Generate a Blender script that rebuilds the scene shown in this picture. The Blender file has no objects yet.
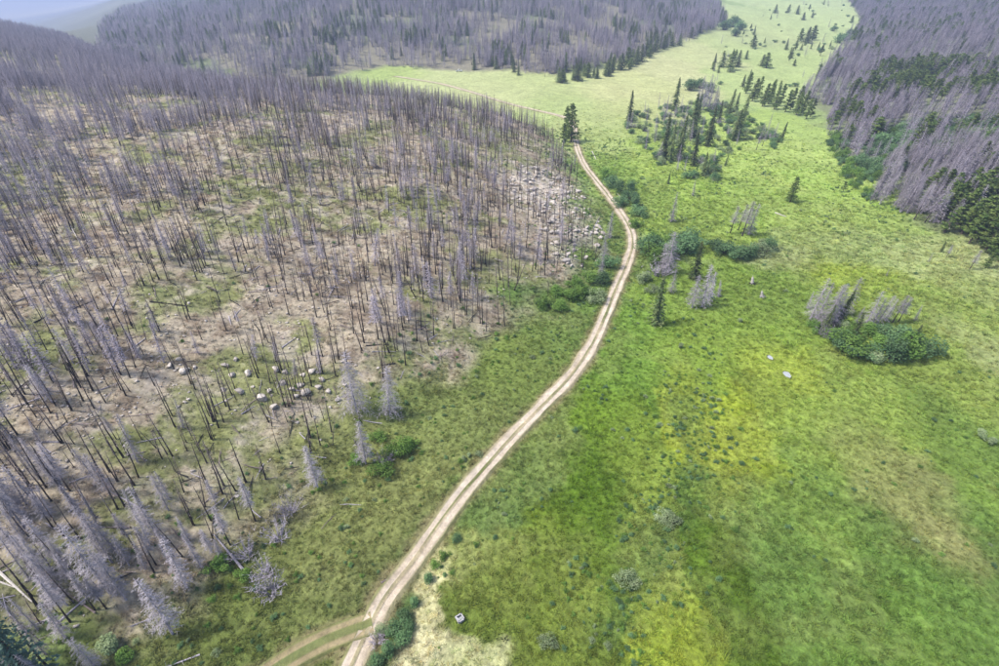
import bpy, bmesh, math, random
import numpy as np
from mathutils import Vector, Matrix

# ------------------------------------------------------------------ camera, sky, sun, exposure
scene = bpy.context.scene
COL = scene.collection
CAM_H, PITCH, FPX = 75.0, math.radians(33.5), 540.0      # drone height, tilt below the horizon, focal length (photo pixels)
cam_d = bpy.data.cameras.new('camera'); cam = bpy.data.objects.new('camera', cam_d); COL.objects.link(cam)
cam.location = (0, 0, CAM_H); cam.rotation_euler = (math.pi/2 - PITCH, 0, 0)
cam_d.sensor_width = 36; cam_d.lens = 36*FPX/999; cam_d.clip_start = 0.5; cam_d.clip_end = 60000
scene.camera = cam

SUN_EL, SUN_AZ = math.radians(56), math.radians(-98)      # azimuth from +Y towards +X
world = bpy.data.worlds.new('World'); scene.world = world; world.use_nodes = True
wn = world.node_tree; wn.nodes.clear()
sky = wn.nodes.new('ShaderNodeTexSky'); sky.sky_type = 'NISHITA'; sky.sun_disc = False
sky.sun_elevation = SUN_EL; sky.sun_rotation = SUN_AZ
sky.air_density = 1.0; sky.dust_density = 3.0; sky.ozone_density = 1.0
bg = wn.nodes.new('ShaderNodeBackground'); bg.inputs['Strength'].default_value = 0.10
wo = wn.nodes.new('ShaderNodeOutputWorld')
wn.links.new(sky.outputs[0], bg.inputs[0]); wn.links.new(bg.outputs[0], wo.inputs[0])
sun_d = bpy.data.lights.new('sun', 'SUN'); sun_d.energy = 2.4; sun_d.angle = math.radians(9); sun_d.color = (1, 0.95, 0.87)
sun = bpy.data.objects.new('sun', sun_d); COL.objects.link(sun)
sdir = Vector((math.sin(SUN_AZ)*math.cos(SUN_EL), math.cos(SUN_AZ)*math.cos(SUN_EL), math.sin(SUN_EL)))
sun.rotation_euler = sdir.to_track_quat('Z', 'Y').to_euler()
sun.location = (-80, -12, 160)
vs = scene.view_settings
vs.view_transform = 'Standard'; vs.look = 'None'; vs.gamma = 1; vs.use_curve_mapping = False
vs.exposure = 1.32
scene.cycles.use_denoising = True
scene.cycles.max_bounces = 6; scene.cycles.diffuse_bounces = 2; scene.cycles.glossy_bounces = 1
scene.cycles.transmission_bounces = 2; scene.cycles.volume_bounces = 0; scene.cycles.transparent_max_bounces = 6

rng = np.random.default_rng(7); R = random.Random(11)

# ------------------------------------------------------------------ small maths
def vnoise(x, y, seed=0):
    x = np.asarray(x, float); y = np.asarray(y, float)
    ix = np.floor(x).astype(np.int64); iy = np.floor(y).astype(np.int64); fx = x-ix; fy = y-iy
    def h(a, b):
        n = (a*374761393 + b*668265263 + seed*1442695041) & 0xffffffff
        n = ((n ^ (n >> 13))*1274126177) & 0xffffffff
        n = ((n ^ (n >> 16))*2246822519) & 0xffffffff
        return (n ^ (n >> 15)) / 4294967295.0
    sx = fx*fx*(3-2*fx); sy = fy*fy*(3-2*fy)
    a = h(ix, iy)*(1-sx)+h(ix+1, iy)*sx; b = h(ix, iy+1)*(1-sx)+h(ix+1, iy+1)*sx
    return a*(1-sy)+b*sy
def fbm(x, y, sc, oct=4, seed=0, rough=0.5):
    s = 0; a = 1; t = 0
    for i in range(oct):
        s = s+a*vnoise(x/sc*2**i+17.3*i, y/sc*2**i-9.1*i, seed+i); t += a; a *= rough
    return s/t
def sstep(a, b, x):
    t = np.clip((x-a)/(b-a), 0, 1); return t*t*(3-2*t)
def seg_dist(x, y, pts, closed=False):
    pts = np.asarray(pts, float); sh = np.shape(x); x = np.ravel(x); y = np.ravel(y)
    A = pts if closed else pts[:-1]; B = np.roll(pts, -1, 0) if closed else pts[1:]; AB = B-A; L = np.maximum((AB*AB).sum(1), 1e-9)
    if len(x) < 3000:
        t = np.clip(((x[:, None]-A[:, 0])*AB[:, 0]+(y[:, None]-A[:, 1])*AB[:, 1])/L, 0, 1)
        d = ((x[:, None]-A[:, 0]-t*AB[:, 0])**2+(y[:, None]-A[:, 1]-t*AB[:, 1])**2).min(1)
    else:
        d = np.full(len(x), 1e18)
        for i in range(len(A)):
            t = np.clip(((x-A[i, 0])*AB[i, 0]+(y-A[i, 1])*AB[i, 1])/L[i], 0, 1)
            d = np.minimum(d, (x-A[i, 0]-t*AB[i, 0])**2+(y-A[i, 1]-t*AB[i, 1])**2)
    return np.sqrt(d).reshape(sh)
def inside(x, y, pts):
    pts = np.asarray(pts, float); sh = np.shape(x); x = np.ravel(x); y = np.ravel(y); Q = np.roll(pts, -1, 0)
    dy = Q[:, 1]-pts[:, 1]; dy = np.where(dy == 0, 1e-9, dy)
    if len(x) < 3000:
        c = (((pts[:, 1] > y[:, None]) != (Q[:, 1] > y[:, None])) & (x[:, None] < (Q[:, 0]-pts[:, 0])*(y[:, None]-pts[:, 1])/dy+pts[:, 0])).sum(1) % 2 == 1
    else:
        c = np.zeros(len(x), bool)
        for i in range(len(pts)): c ^= ((pts[i, 1] > y) != (Q[i, 1] > y)) & (x < (Q[i, 0]-pts[i, 0])*(y-pts[i, 1])/dy[i]+pts[i, 0])
    return c.reshape(sh)
def poly_in(x, y, pts):            # distance inside a polygon, negative outside
    d = seg_dist(x, y, pts, True); return np.where(inside(x, y, pts), d, -d)

SP, CP = math.sin(PITCH), math.cos(PITCH)
def ray(px, py):
    u = (np.asarray(px, float)-499.5)/FPX; v = (333-np.asarray(py, float))/FPX
    d = np.stack([u, CP+v*SP, -SP+v*CP], -1)
    return d/np.linalg.norm(d, axis=-1, keepdims=True)
def project(p):
    p = np.asarray(p, float); x = p[..., 0]; y = p[..., 1]; z = p[..., 2]-CAM_H
    dep = y*CP-z*SP; up = y*SP+z*CP
    dep = np.where(dep < 1, 1e-3, dep)
    return 499.5+FPX*x/dep, 333-FPX*up/dep, dep
def march(px, py, zf):
    d = ray(px, py).reshape(-1, 3); ts = np.geomspace(25, 7000, 260)
    out = np.zeros((len(d), 3))
    for i, r in enumerate(d):
        P = r*ts[:, None]; below = (P[:, 2]+CAM_H) < zf(P[:, 0], P[:, 1])
        k = int(np.argmax(below)) if below.any() else len(ts)-1
        lo, hi = ts[max(k-1, 0)], ts[k]
        for _ in range(11):
            m = (lo+hi)/2; q = r*m
            if q[2]+CAM_H < zf(q[0:1], q[1:2])[0]: hi = m
            else: lo = m
        out[i] = r*hi+np.array([0, 0, CAM_H])
    return out

# ------------------------------------------------------------------ terrain
def z_valley(x, y):
    s = np.maximum(0, y-360)
    rise = 0.05*s*s/(s+160)
    rise = 80*(1-np.exp(-rise/80))
    return rise*sstep(-900, 100, x+0.25*y)*(1-0.45*sstep(0, -500, x))
def gp(lst): return [tuple(p[:2]) for p in march([a for a, b in lst], [b for a, b in lst], z_valley)]
HILL = gp([(40, 700), (150, 640), (215, 590), (295, 505), (385, 432), (450, 378), (515, 318), (580, 283), (607, 245), (590, 195), (572, 160), (548, 130), (500, 113), (420, 100), (330, 92), (255, 90), (205, 84)])
HILL += [(-420, 640), (-560, 800), (-1500, 900), (-1500, -80), (-60, -80)]
M1 = gp([(100, 76), (190, 88), (250, 86), (335, 83), (352, 76), (392, 70), (450, 70), (560, 79), (640, 60), (690, 42), (735, 22)]) + [(330, 900), (520, 1500), (900, 3200), (-1500, 3200), (-800, 1250), (-440, 660)]
M3 = gp([(1040, 300), (985, 262), (945, 240), (890, 212), (858, 178), (820, 130), (790, 98), (820, 70), (838, 45), (858, 20)]) + [(640, 1150), (900, 1700), (2600, 2600), (2600, 0), (400, 60)]
def z_big(x, y):
    z = z_valley(x, y)
    d = poly_in(x, y, HILL)
    wob = 0.75+0.5*fbm(x, y, 90, 3, 5)
    A = 31+12*sstep(-120, -430, x)+0.0*y
    z = z+np.where(d > 0, A*(1-np.exp(-np.maximum(d, 0)/105))*wob, 0)
    d1 = np.maximum(poly_in(x, y, M1), 0); z = z+150*(1-np.exp(-d1*0.115/150))*(0.8+0.4*fbm(x, y, 320, 3, 8))
    d3 = np.maximum(poly_in(x, y, M3), 0); z = z+120*(1-np.exp(-d3*0.12/120))*(0.8+0.4*fbm(x, y, 200, 3, 9))
    # hazy ridges far to the left
    w = np.maximum(0, -x-0.60*y)+0.10*np.maximum(0, y-2600)*sstep(200, -1200, x)
    z = z-330*(1-np.exp(-0.30*w/330))*sstep(800, 1500, y)
    # bluff of bare rock beside the track
    return z
ROADPX = [(338, 690), (352, 664), (366, 634), (379, 608), (394, 586), (412, 563), (440, 523), (470, 484), (497, 454), (521, 427), (546, 402), (570, 377), (591, 347), (605, 316), (617, 287), (627, 264), (632.5, 243), (629, 226), (617, 207), (601, 186), (586, 167), (578, 150), (575, 136), (573, 124), (562, 116.5), (535, 110), (500, 101), (470, 91), (440, 83.5), (415, 79), (395, 76)]
SPURPX = [(372, 622), (352, 629), (330, 637), (306, 649), (284, 662), (255, 682)]
road_pts = march([a for a, b in ROADPX], [b for a, b in ROADPX], z_big)
spur_pts = march([a for a, b in SPURPX], [b for a, b in SPURPX], z_big)
def smooth_line(p, step):
    p = np.asarray(p)[:, :2]; out = []
    q = np.vstack([2*p[0]-p[1], p, 2*p[-1]-p[-2]])
    for i in range(1, len(q)-2):
        n = max(2, int(np.linalg.norm(q[i+1]-q[i])/step))
        for k in range(n):
            t = k/n; a, b, c, d = q[i-1], q[i], q[i+1], q[i+2]
            out.append(0.5*((2*b)+(-a+c)*t+(2*a-5*b+4*c-d)*t*t+(-a+3*b-3*c+d)*t**3))
    out.append(p[-1]); return np.array(out)
ROAD = smooth_line(road_pts, 0.8); SPUR = smooth_line(spur_pts, 0.8)
def z_ground(x, y):
    x = np.asarray(x, float); y = np.asarray(y, float)
    z = z_big(x, y)
    hum = fbm(x, y, 3.2, 3, 21)-0.5
    big = fbm(x, y, 26, 3, 22)-0.5
    d = poly_in(x, y, HILL)
    return z+hum*np.where(d > 0, 0.9, 0.55)+big*np.where(d > 0, 3.0*sstep(0, 30, d)+0.8, 0.8)
road_z = z_ground(ROAD[:, 0], ROAD[:, 1]); spur_z = z_ground(SPUR[:, 0], SPUR[:, 1])
def smz(z, k):
    ker = np.ones(k)/k; return np.convolve(np.pad(z, k//2, 'edge'), ker, 'valid')[:len(z)]
road_z = smz(smz(road_z, 21), 21); spur_z = smz(smz(spur_z, 15), 15)
LINE = np.vstack([np.c_[ROAD, road_z], np.c_[SPUR, spur_z]])
def near_line(x, y):
    """distance to the nearest track point and that point's height (chunked)"""
    x = np.ravel(x); y = np.ravel(y); D = np.full(len(x), 1e9); Z = np.zeros(len(x))
    xmin, xmax, ymin, ymax = LINE[:, 0].min()-12, LINE[:, 0].max()+12, LINE[:, 1].min()-12, LINE[:, 1].max()+12
    idx = np.nonzero((x > xmin) & (x < xmax) & (y > ymin) & (y < ymax))[0]
    if len(idx) > 2000:
        C = LINE[::14]; ok = np.zeros(len(idx), bool)
        for c in C: ok |= (x[idx]-c[0])**2+(y[idx]-c[1])**2 < 400
        idx = idx[ok]
    for c in np.array_split(idx, max(1, len(idx)//3000)):
        if not len(c): continue
        q = (x[c, None]-LINE[None, :, 0])**2+(y[c, None]-LINE[None, :, 1])**2
        k = q.argmin(1); D[c] = np.sqrt(q[np.arange(len(c)), k]); Z[c] = LINE[k, 2]
    return D, Z
def z_final(x, y):
    sh = np.shape(x); z = np.ravel(z_ground(x, y)); D, Z = near_line(x, y)
    w = 1-sstep(2.0, 7.0, D)
    z = z*(1-w)+(Z-0.22)*w
    return z.reshape(sh)
def at(px, py):
    return march(np.atleast_1d(px), np.atleast_1d(py), z_ground)

# ------------------------------------------------------------------ colours of the ground
KA = 1.55
def lin(c):
    c = np.asarray(c, float)/255; return np.where(c <= 0.04045, c/12.92, ((c+0.055)/1.055)**2.4)
def alb(c): return lin(c)/KA
# photo x, y, radius x, radius y, colour: meadow tones that belong to the plants growing there
SPOTS = [
 (300,600,80,50,(114,130,66)),(330,540,60,40,(134,142,82)),(400,480,60,40,(136,144,84)),(450,420,50,35,(126,142,78)),(500,360,45,30,(110,140,66)),(550,320,40,25,(104,140,66)),
 (280,640,60,25,(95,118,58)),(240,600,40,30,(92,112,52)),(340,590,30,20,(118,126,78)),
 (438,590,12,22,(212,208,160)),(430,642,26,12,(214,210,168)),(476,658,24,10,(196,198,148)),(410,657,16,12,(212,206,166)),(470,625,16,12,(104,134,50)),(490,630,16,14,(106,136,52)),(455,560,20,14,(150,160,90)),
 (400,600,14,40,(86,122,64)),(430,550,24,20,(98,134,66)),(480,510,30,24,(98,136,66)),(520,470,26,22,(112,146,74)),(560,440,24,20,(118,148,76)),
 (520,620,50,40,(106,132,52)),(500,580,30,30,(120,142,62)),(560,570,34,44,(98,132,34)),(600,490,26,42,(88,130,26)),(585,530,24,34,(86,126,22)),(620,430,26,30,(104,146,36)),(560,640,40,25,(104,134,48)),
 (570,600,20,30,(120,144,62)),(640,460,22,40,(126,160,62)),(640,530,28,40,(126,150,72)),(650,570,24,30,(136,156,72)),
 (732,430,28,36,(164,174,42)),(718,465,24,26,(166,172,38)),(690,395,18,20,(142,168,56)),(752,450,16,20,(156,168,42)),
 (670,620,30,40,(152,162,52)),(690,655,28,20,(148,158,44)),(650,590,24,20,(134,152,62)),
 (698,530,16,26,(84,122,28)),(725,580,22,36,(82,120,28)),(745,630,26,36,(82,120,30)),(710,640,12,14,(110,138,40)),
 (780,560,40,40,(104,146,66)),(740,500,26,22,(120,154,72)),(710,490,14,16,(112,148,60)),(800,490,40,30,(112,152,66)),(830,620,50,40,(100,142,60)),(900,640,60,30,(96,140,54)),(960,600,50,50,(94,136,58)),
 (890,480,34,34,(148,154,92)),(930,520,26,28,(152,154,96)),(950,540,18,16,(160,158,102)),(860,450,30,20,(140,154,80)),(970,470,30,40,(108,148,60)),(985,560,30,40,(84,126,50)),(960,430,34,24,(104,144,62)),
 (820,430,40,24,(124,162,66)),(880,400,40,24,(132,168,74)),(950,380,40,24,(134,168,76)),(780,400,34,18,(132,162,60)),(770,360,30,14,(150,176,62)),(800,380,24,10,(152,176,64)),
 (620,370,30,24,(104,150,50)),(640,340,30,20,(110,156,58)),(690,350,34,20,(126,166,60)),(740,330,34,18,(124,164,64)),(720,300,40,14,(122,162,66)),(680,370,30,14,(118,160,56)),
 (800,290,30,14,(120,160,66)),(850,280,40,12,(150,182,66)),(900,300,40,14,(140,176,84)),(960,320,40,18,(142,174,86)),(940,260,36,10,(176,188,124)),(880,245,40,10,(166,186,114)),(970,285,26,12,(160,178,104)),(990,350,20,16,(160,172,110)),
 (830,245,30,10,(158,180,106)),(810,215,34,12,(154,186,96)),(770,200,34,14,(142,182,86)),(850,215,30,10,(146,182,92)),(720,210,26,12,(140,180,80)),(640,190,18,12,(124,162,76)),(660,200,18,14,(138,178,80)),(700,230,20,10,(136,174,80)),(790,260,24,8,(158,172,112)),
 (820,180,26,14,(148,190,90)),(790,150,30,14,(160,196,104)),(760,170,24,12,(156,194,98)),(840,150,14,14,(150,188,100)),(650,150,20,10,(144,184,84)),(620,170,16,14,(128,170,76)),(640,165,22,8,(150,186,88)),(690,190,22,8,(144,186,82)),
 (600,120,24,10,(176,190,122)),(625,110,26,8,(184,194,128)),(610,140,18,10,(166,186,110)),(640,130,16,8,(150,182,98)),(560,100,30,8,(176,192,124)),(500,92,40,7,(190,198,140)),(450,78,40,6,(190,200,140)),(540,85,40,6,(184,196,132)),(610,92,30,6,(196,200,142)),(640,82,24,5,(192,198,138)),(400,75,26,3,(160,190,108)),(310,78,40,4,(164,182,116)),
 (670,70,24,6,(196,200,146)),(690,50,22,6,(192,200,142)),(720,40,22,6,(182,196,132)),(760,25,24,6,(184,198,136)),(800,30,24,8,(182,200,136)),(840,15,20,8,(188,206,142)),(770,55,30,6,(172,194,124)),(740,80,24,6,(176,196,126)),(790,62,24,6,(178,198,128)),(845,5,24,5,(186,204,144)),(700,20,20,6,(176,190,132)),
 (540,300,30,14,(96,140,62)),(590,290,16,12,(104,146,64)),(620,230,6,14,(116,150,76)),(600,260,12,14,(110,146,72)),
]
sp_px = np.array([s[:2] for s in SPOTS], float)
sp_w = march(sp_px[:, 0], sp_px[:, 1], z_big)
_, _, sp_dep = project(sp_w)
sp_sl = np.linalg.norm(sp_w-np.array([0, 0, CAM_H]), axis=1)
sp_rx = np.array([s[2] for s in SPOTS])*sp_dep/FPX
sp_ry = np.array([s[3] for s in SPOTS])*sp_sl*sp_sl/((CAM_H-np.minimum(sp_w[:, 2], 60))*FPX)
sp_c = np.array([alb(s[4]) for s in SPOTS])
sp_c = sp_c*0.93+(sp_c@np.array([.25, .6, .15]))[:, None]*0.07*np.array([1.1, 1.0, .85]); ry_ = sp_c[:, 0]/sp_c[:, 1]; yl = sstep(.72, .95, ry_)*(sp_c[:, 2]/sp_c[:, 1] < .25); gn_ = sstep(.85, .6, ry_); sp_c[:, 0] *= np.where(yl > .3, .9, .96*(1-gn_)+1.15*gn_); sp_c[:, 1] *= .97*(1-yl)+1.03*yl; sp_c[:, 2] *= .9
sp_k = np.array([6.0 if (s[4][0] > 180 and s[1] > 540) else 3.0 if s[2] <= 20 else 1.0 for s in SPOTS])
CHANNEL = at([688, 692, 697, 690, 676, 668, 650, 636, 622, 612], [395, 430, 455, 480, 500, 520, 545, 570, 590, 640])[:, :2]
BLUFF = march([495, 530, 560, 590, 604, 600, 574, 548, 540, 515], [172, 163, 172, 200, 230, 266, 270, 256, 225, 200], z_big)[:, :2]
def ground_colour(x, y):
    x = np.ravel(x); y = np.ravel(y); n = len(x)
    r = np.hypot(x, y)
    wx = x+(fbm(x, y, 9, 4, 31)-0.5)*(3.5+0.03*r); wy = y+(fbm(x, y, 9, 4, 32)-0.5)*(4.5+0.06*r)
    wx = wx+(fbm(x, y, 2.2, 3, 33)-0.5)*4; wy = wy+(fbm(x, y, 2.2, 3, 34)-0.5)*5
    C = np.zeros((n, 3)); W = np.full(n, 1e-6)
    C += alb((150, 172, 104))[None]*1e-6
    for i in range(len(SPOTS)):
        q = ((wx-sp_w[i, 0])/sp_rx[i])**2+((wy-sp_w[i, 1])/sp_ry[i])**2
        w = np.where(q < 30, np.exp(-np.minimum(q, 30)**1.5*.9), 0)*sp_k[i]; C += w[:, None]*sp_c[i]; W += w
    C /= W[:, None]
    # patchiness of the sward
    p = fbm(x, y, 5, 4, 41)-0.5; p2 = fbm(x, y, 16, 3, 42)-0.5
    C = C*(1+0.4*p+0.2*p2)[:, None]
    dry = sstep(0.56, 0.72, fbm(x, y, 13, 5, 43, .6))[:, None]*0.16
    C = C*(1-dry)+alb((164, 164, 108))*dry
    # burnt slope: pale grit, brown duff, green regrowth
    d = poly_in(x, y, HILL)+(fbm(x, y, 12, 4, 44)-0.5)*26
    m = sstep(-3, 12, d)[:, None]
    a = fbm(x, y, 11, 6, 45, 0.68); b = fbm(x, y, 4, 5, 46, 0.65); c = fbm(x, y, 40, 4, 47)
    B = alb((186, 174, 153))*np.ones((n, 1))
    br = sstep(0.44, 0.66, b)[:, None]*0.75; B = B*(1-br)+alb((142, 126, 108))*br
    gr = (sstep(0.46, 0.62, a*0.7+c*0.3)*0.8)[:, None]; B = B*(1-gr)+alb((134, 144, 82))*gr
    pale = sstep(0.55, 0.72, fbm(x, y, 6, 6, 48, 0.7))[:, None]*0.7; B = B*(1-pale)+alb((206, 194, 178))*pale
    bl = sstep(-6, 8, poly_in(x, y, BLUFF)+(fbm(x, y, 6, 4, 49)-.5)*16)[:, None]*sstep(.36, .52, fbm(x, y, 3, 4, 50))[:, None]*.9; B = B*(1-bl)+alb((208, 198, 184))*bl
    low = sstep(78, 50, y)[:, None]*0.6*sstep(0.35, 0.55, a)[:, None]; B = B*(1-low)+alb((96, 104, 52))*low
    C = C*(1-m)+B*m
    for P, col, sd in ((M1, (142, 138, 118), 51), (M3, (132, 140, 106), 52)):
        dd = poly_in(x, y, P)+(fbm(x, y, 30, 3, sd)-0.5)*30
        mm = sstep(0, 14, dd)[:, None]
        g2 = sstep(0.45, 0.62, fbm(x, y, 45, 4, sd+5))[:, None]
        C = C*(1-mm)+(alb(col)*(1-g2*0.6)+alb((98, 120, 72))*g2*0.6)*mm
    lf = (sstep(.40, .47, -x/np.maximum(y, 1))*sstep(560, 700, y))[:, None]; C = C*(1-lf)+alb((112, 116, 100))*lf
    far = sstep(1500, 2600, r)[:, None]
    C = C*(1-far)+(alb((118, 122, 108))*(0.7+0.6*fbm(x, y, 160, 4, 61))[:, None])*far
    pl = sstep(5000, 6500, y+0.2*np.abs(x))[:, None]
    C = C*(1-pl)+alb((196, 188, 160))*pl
    # winding wet channel in the near meadow
    dc = seg_dist(wx, wy, CHANNEL)
    w = (np.exp(-(dc/3.0)**2)*0.5)[:, None]; C = C*(1-w)+alb((88, 116, 62))*w
    # bare verge beside the track
    D, _ = near_line(x, y); D = D+(fbm(x, y, 3, 3, 71)-0.5)*2.2
    w = (1-sstep(1.5, 3.4, D))[:, None]*0.75; C = C*(1-w)+alb((150, 138, 104))*w
    return np.clip(C, 0.004, 0.8)

# ------------------------------------------------------------------ materials
def mat(name):
    m = bpy.data.materials.new(name); m.use_nodes = True; nt = m.node_tree
    b = nt.nodes['Principled BSDF']; b.inputs['Roughness'].default_value = 0.9
    b.inputs['Specular IOR Level'].default_value = 0.15
    return m, nt, b
def N(nt, t, **k):
    n = nt.nodes.new(t)
    for a, v in k.items():
        if a in n.inputs.keys(): n.inputs[a].default_value = v
        else: setattr(n, a, v)
    return n
def noise(nt, vec, scale, detail=4, rough=0.6):
    n = N(nt, 'ShaderNodeTexNoise'); n.inputs['Scale'].default_value = scale; n.inputs['Detail'].default_value = detail; n.inputs['Roughness'].default_value = rough
    if vec is not None: nt.links.new(vec, n.inputs['Vector'])
    return n.outputs['Fac']
def ramp(nt, fac, stops):
    r = N(nt, 'ShaderNodeValToRGB'); e = r.color_ramp.elements
    while len(e) < len(stops): e.new(0.5)
    for q, (p, c) in zip(e, stops): q.position = p; q.color = (*c, 1) if len(c) == 3 else c
    nt.links.new(fac, r.inputs[0]); return r.outputs[0]
def mapr(nt, fac, a, b, c, d):
    m = N(nt, 'ShaderNodeMapRange'); nt.links.new(fac, m.inputs[0])
    for i, v in zip((1, 2, 3, 4), (a, b, c, d)): m.inputs[i].default_value = v
    return m.outputs[0]
def mulc(nt, col, fac):
    m = N(nt, 'ShaderNodeVectorMath', operation='MULTIPLY')
    if isinstance(col, tuple): m.inputs[0].default_value = col
    else: nt.links.new(col, m.inputs[0])
    c = N(nt, 'ShaderNodeCombineXYZ')
    for i in range(3): nt.links.new(fac, c.inputs[i])
    nt.links.new(c.outputs[0], m.inputs[1]); return m.outputs[0]
def objc(nt): return N(nt, 'ShaderNodeTexCoord').outputs['Object']
def attr(nt, name, typ='GEOMETRY'):
    a = N(nt, 'ShaderNodeAttribute'); a.attribute_name = name; a.attribute_type = typ; return a.outputs['Color']
def rnd(nt): return N(nt, 'ShaderNodeObjectInfo').outputs['Random']
def math_n(nt, op, a, b):
    m = N(nt, 'ShaderNodeMath', operation=op)
    for i, v in enumerate((a, b)):
        if isinstance(v, (int, float)): m.inputs[i].default_value = v
        else: nt.links.new(v, m.inputs[i])
    return m.outputs[0]
def bump(nt, b, h, strength, dist):
    n = N(nt, 'ShaderNodeBump'); n.inputs['Strength'].default_value = strength; n.inputs['Distance'].default_value = dist
    nt.links.new(h, n.inputs['Height']); nt.links.new(n.outputs[0], b.inputs['Normal'])

M = {}
def ground_mat(name, lo=.5, hi=1.5):
    m, nt, b = mat(name); oc = objc(nt)
    n1 = noise(nt, oc, 1.1, 6, 0.72); n2 = noise(nt, oc, 0.35, 4, 0.6)
    f = math_n(nt, 'MULTIPLY', mapr(nt, n1, 0.28, 0.72, lo, hi), mapr(nt, n2, 0.3, 0.7, 0.78, 1.22))
    nt.links.new(mulc(nt, attr(nt, 'gcol'), f), b.inputs['Base Color']); bump(nt, b, n1, 0.8, 0.5)
    return m
M['ground'] = ground_mat('meadow_ground'); M['road'] = ground_mat('track_dirt', .75, 1.25)
def simple(name, c1, c2, scale=3, lo=0.35, hi=0.65, rand=0.35, stretch=None, bumpd=0, trans=0.3):
    m, nt, b = mat(name); oc = objc(nt)
    if stretch:
        mp = N(nt, 'ShaderNodeMapping'); mp.inputs['Scale'].default_value = stretch; nt.links.new(oc, mp.inputs[0]); oc = mp.outputs[0]
    n = noise(nt, oc, scale); col = ramp(nt, n, [(lo, c1), (hi, c2)])
    nt.links.new(mulc(nt, col, mapr(nt, rnd(nt), 0, 1, 1-rand, 1+rand)), b.inputs['Base Color'])
    if bumpd: bump(nt, b, n, 0.7, bumpd)
    if name.endswith(('leaf', 'needle')):
        tl = N(nt, 'ShaderNodeBsdfTranslucent'); nt.links.new(b.inputs['Base Color'].links[0].from_socket, tl.inputs[0]); mx = N(nt, 'ShaderNodeMixShader'); mx.inputs[0].default_value = trans
        nt.links.new(b.outputs[0], mx.inputs[1]); nt.links.new(tl.outputs[0], mx.inputs[2]); nt.links.new(mx.outputs[0], nt.nodes['Material Output'].inputs[0])
    M[name] = m; return m
simple('grey_wood', (0.22, 0.20, 0.23), (0.43, 0.40, 0.45), 2.5, rand=0.25, stretch=(3, 3, 0.6))
simple('silver_twig', (0.19, 0.17, 0.205), (0.36, 0.33, 0.38), 1.2, rand=0.28)
simple('ash_twig', (0.20, 0.185, 0.205), (0.37, 0.345, 0.375), 1.2, rand=0.22)
simple('brown_twig', (0.13, 0.10, 0.095), (0.30, 0.25, 0.24), 1.2, rand=0.4)
simple('bleached_wood', (0.38, 0.35, 0.33), (0.62, 0.58, 0.54), 3, rand=0.15, stretch=(6, 6, 1))
simple('bark', (0.05, 0.04, 0.035), (0.13, 0.10, 0.085), 4, rand=0.3)
simple('spruce_needle', (0.07, 0.125, 0.048), (0.20, 0.235, 0.095), 0.9, rand=0.35)
simple('blue_needle', (0.05, 0.10, 0.085), (0.12, 0.19, 0.15), 0.9, rand=0.1)
simple('pine_needle', (0.065, 0.125, 0.03), (0.18, 0.225, 0.065), 0.8, rand=0.3)
simple('willow_leaf', (0.065, 0.145, 0.06), (0.165, 0.26, 0.115), 1.0, rand=0.35)
simple('fresh_leaf', (0.09, 0.18, 0.035), (0.18, 0.29, 0.065), 1.0, rand=0.3)
simple('sage_leaf', (0.17, 0.24, 0.11), (0.32, 0.38, 0.21), 1.0, rand=0.25)
simple('granite', (0.25, 0.225, 0.20), (0.56, 0.51, 0.465), 1.6, rand=0.2, bumpd=0.15)
simple('pale_stone', (0.34, 0.30, 0.27), (0.60, 0.55, 0.50), 1.5, rand=0.3)
simple('weathered_board', (0.22, 0.215, 0.225), (0.42, 0.41, 0.42), 4, rand=0.1, stretch=(1, 8, 8))
simple('charcoal', (0.012, 0.011, 0.011), (0.05, 0.045, 0.042), 5, rand=0.3)
# charred bark: black low down, greyer and browner where the bark has scaled off
m, nt, b = mat('charred_bark'); oc = objc(nt)
sx = N(nt, 'ShaderNodeSeparateXYZ'); nt.links.new(oc, sx.inputs[0])
n = noise(nt, oc, 1.3, 4)
f = math_n(nt, 'ADD', mapr(nt, sx.outputs[2], 0, 10, 0, 0.55), math_n(nt, 'ADD', mapr(nt, n, 0.3, 0.7, -0.15, 0.3), mapr(nt, rnd(nt), 0, 1, -0.22, 0.2)))
nt.links.new(ramp(nt, f, [(0.1, (0.03, 0.025, 0.024)), (0.42, (0.085, 0.068, 0.06)), (0.68, (0.19, 0.155, 0.14)), (0.95, (0.30, 0.27, 0.27))]), b.inputs['Base Color'])
M['charred_bark'] = m
m, nt, b = mat('grass_blade'); ac = attr(nt, 'tcol', 'INSTANCER')
nt.links.new(ac, b.inputs['Base Color']); tl = N(nt, 'ShaderNodeBsdfTranslucent'); nt.links.new(ac, tl.inputs[0])
mx = N(nt, 'ShaderNodeMixShader'); mx.inputs[0].default_value = 0.4; nt.links.new(b.outputs[0], mx.inputs[1]); nt.links.new(tl.outputs[0], mx.inputs[2])
nt.links.new(mx.outputs[0], nt.nodes['Material Output'].inputs[0]); M['grass_blade'] = m
m, nt, b = mat('pool_water'); b.inputs['Base Color'].default_value = (0.34, 0.36, 0.38, 1); b.inputs['Roughness'].default_value = 0.04; b.inputs['Specular IOR Level'].default_value = 0.9; M['water'] = m  # pale base colour paints in the bright sky reflection the water lacks
def paint(name, c, rough=0.35, spec=0.5):
    m, nt, b = mat(name); b.inputs['Base Color'].default_value = (*c, 1); b.inputs['Roughness'].default_value = rough; b.inputs['Specular IOR Level'].default_value = spec; M[name] = m
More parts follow.
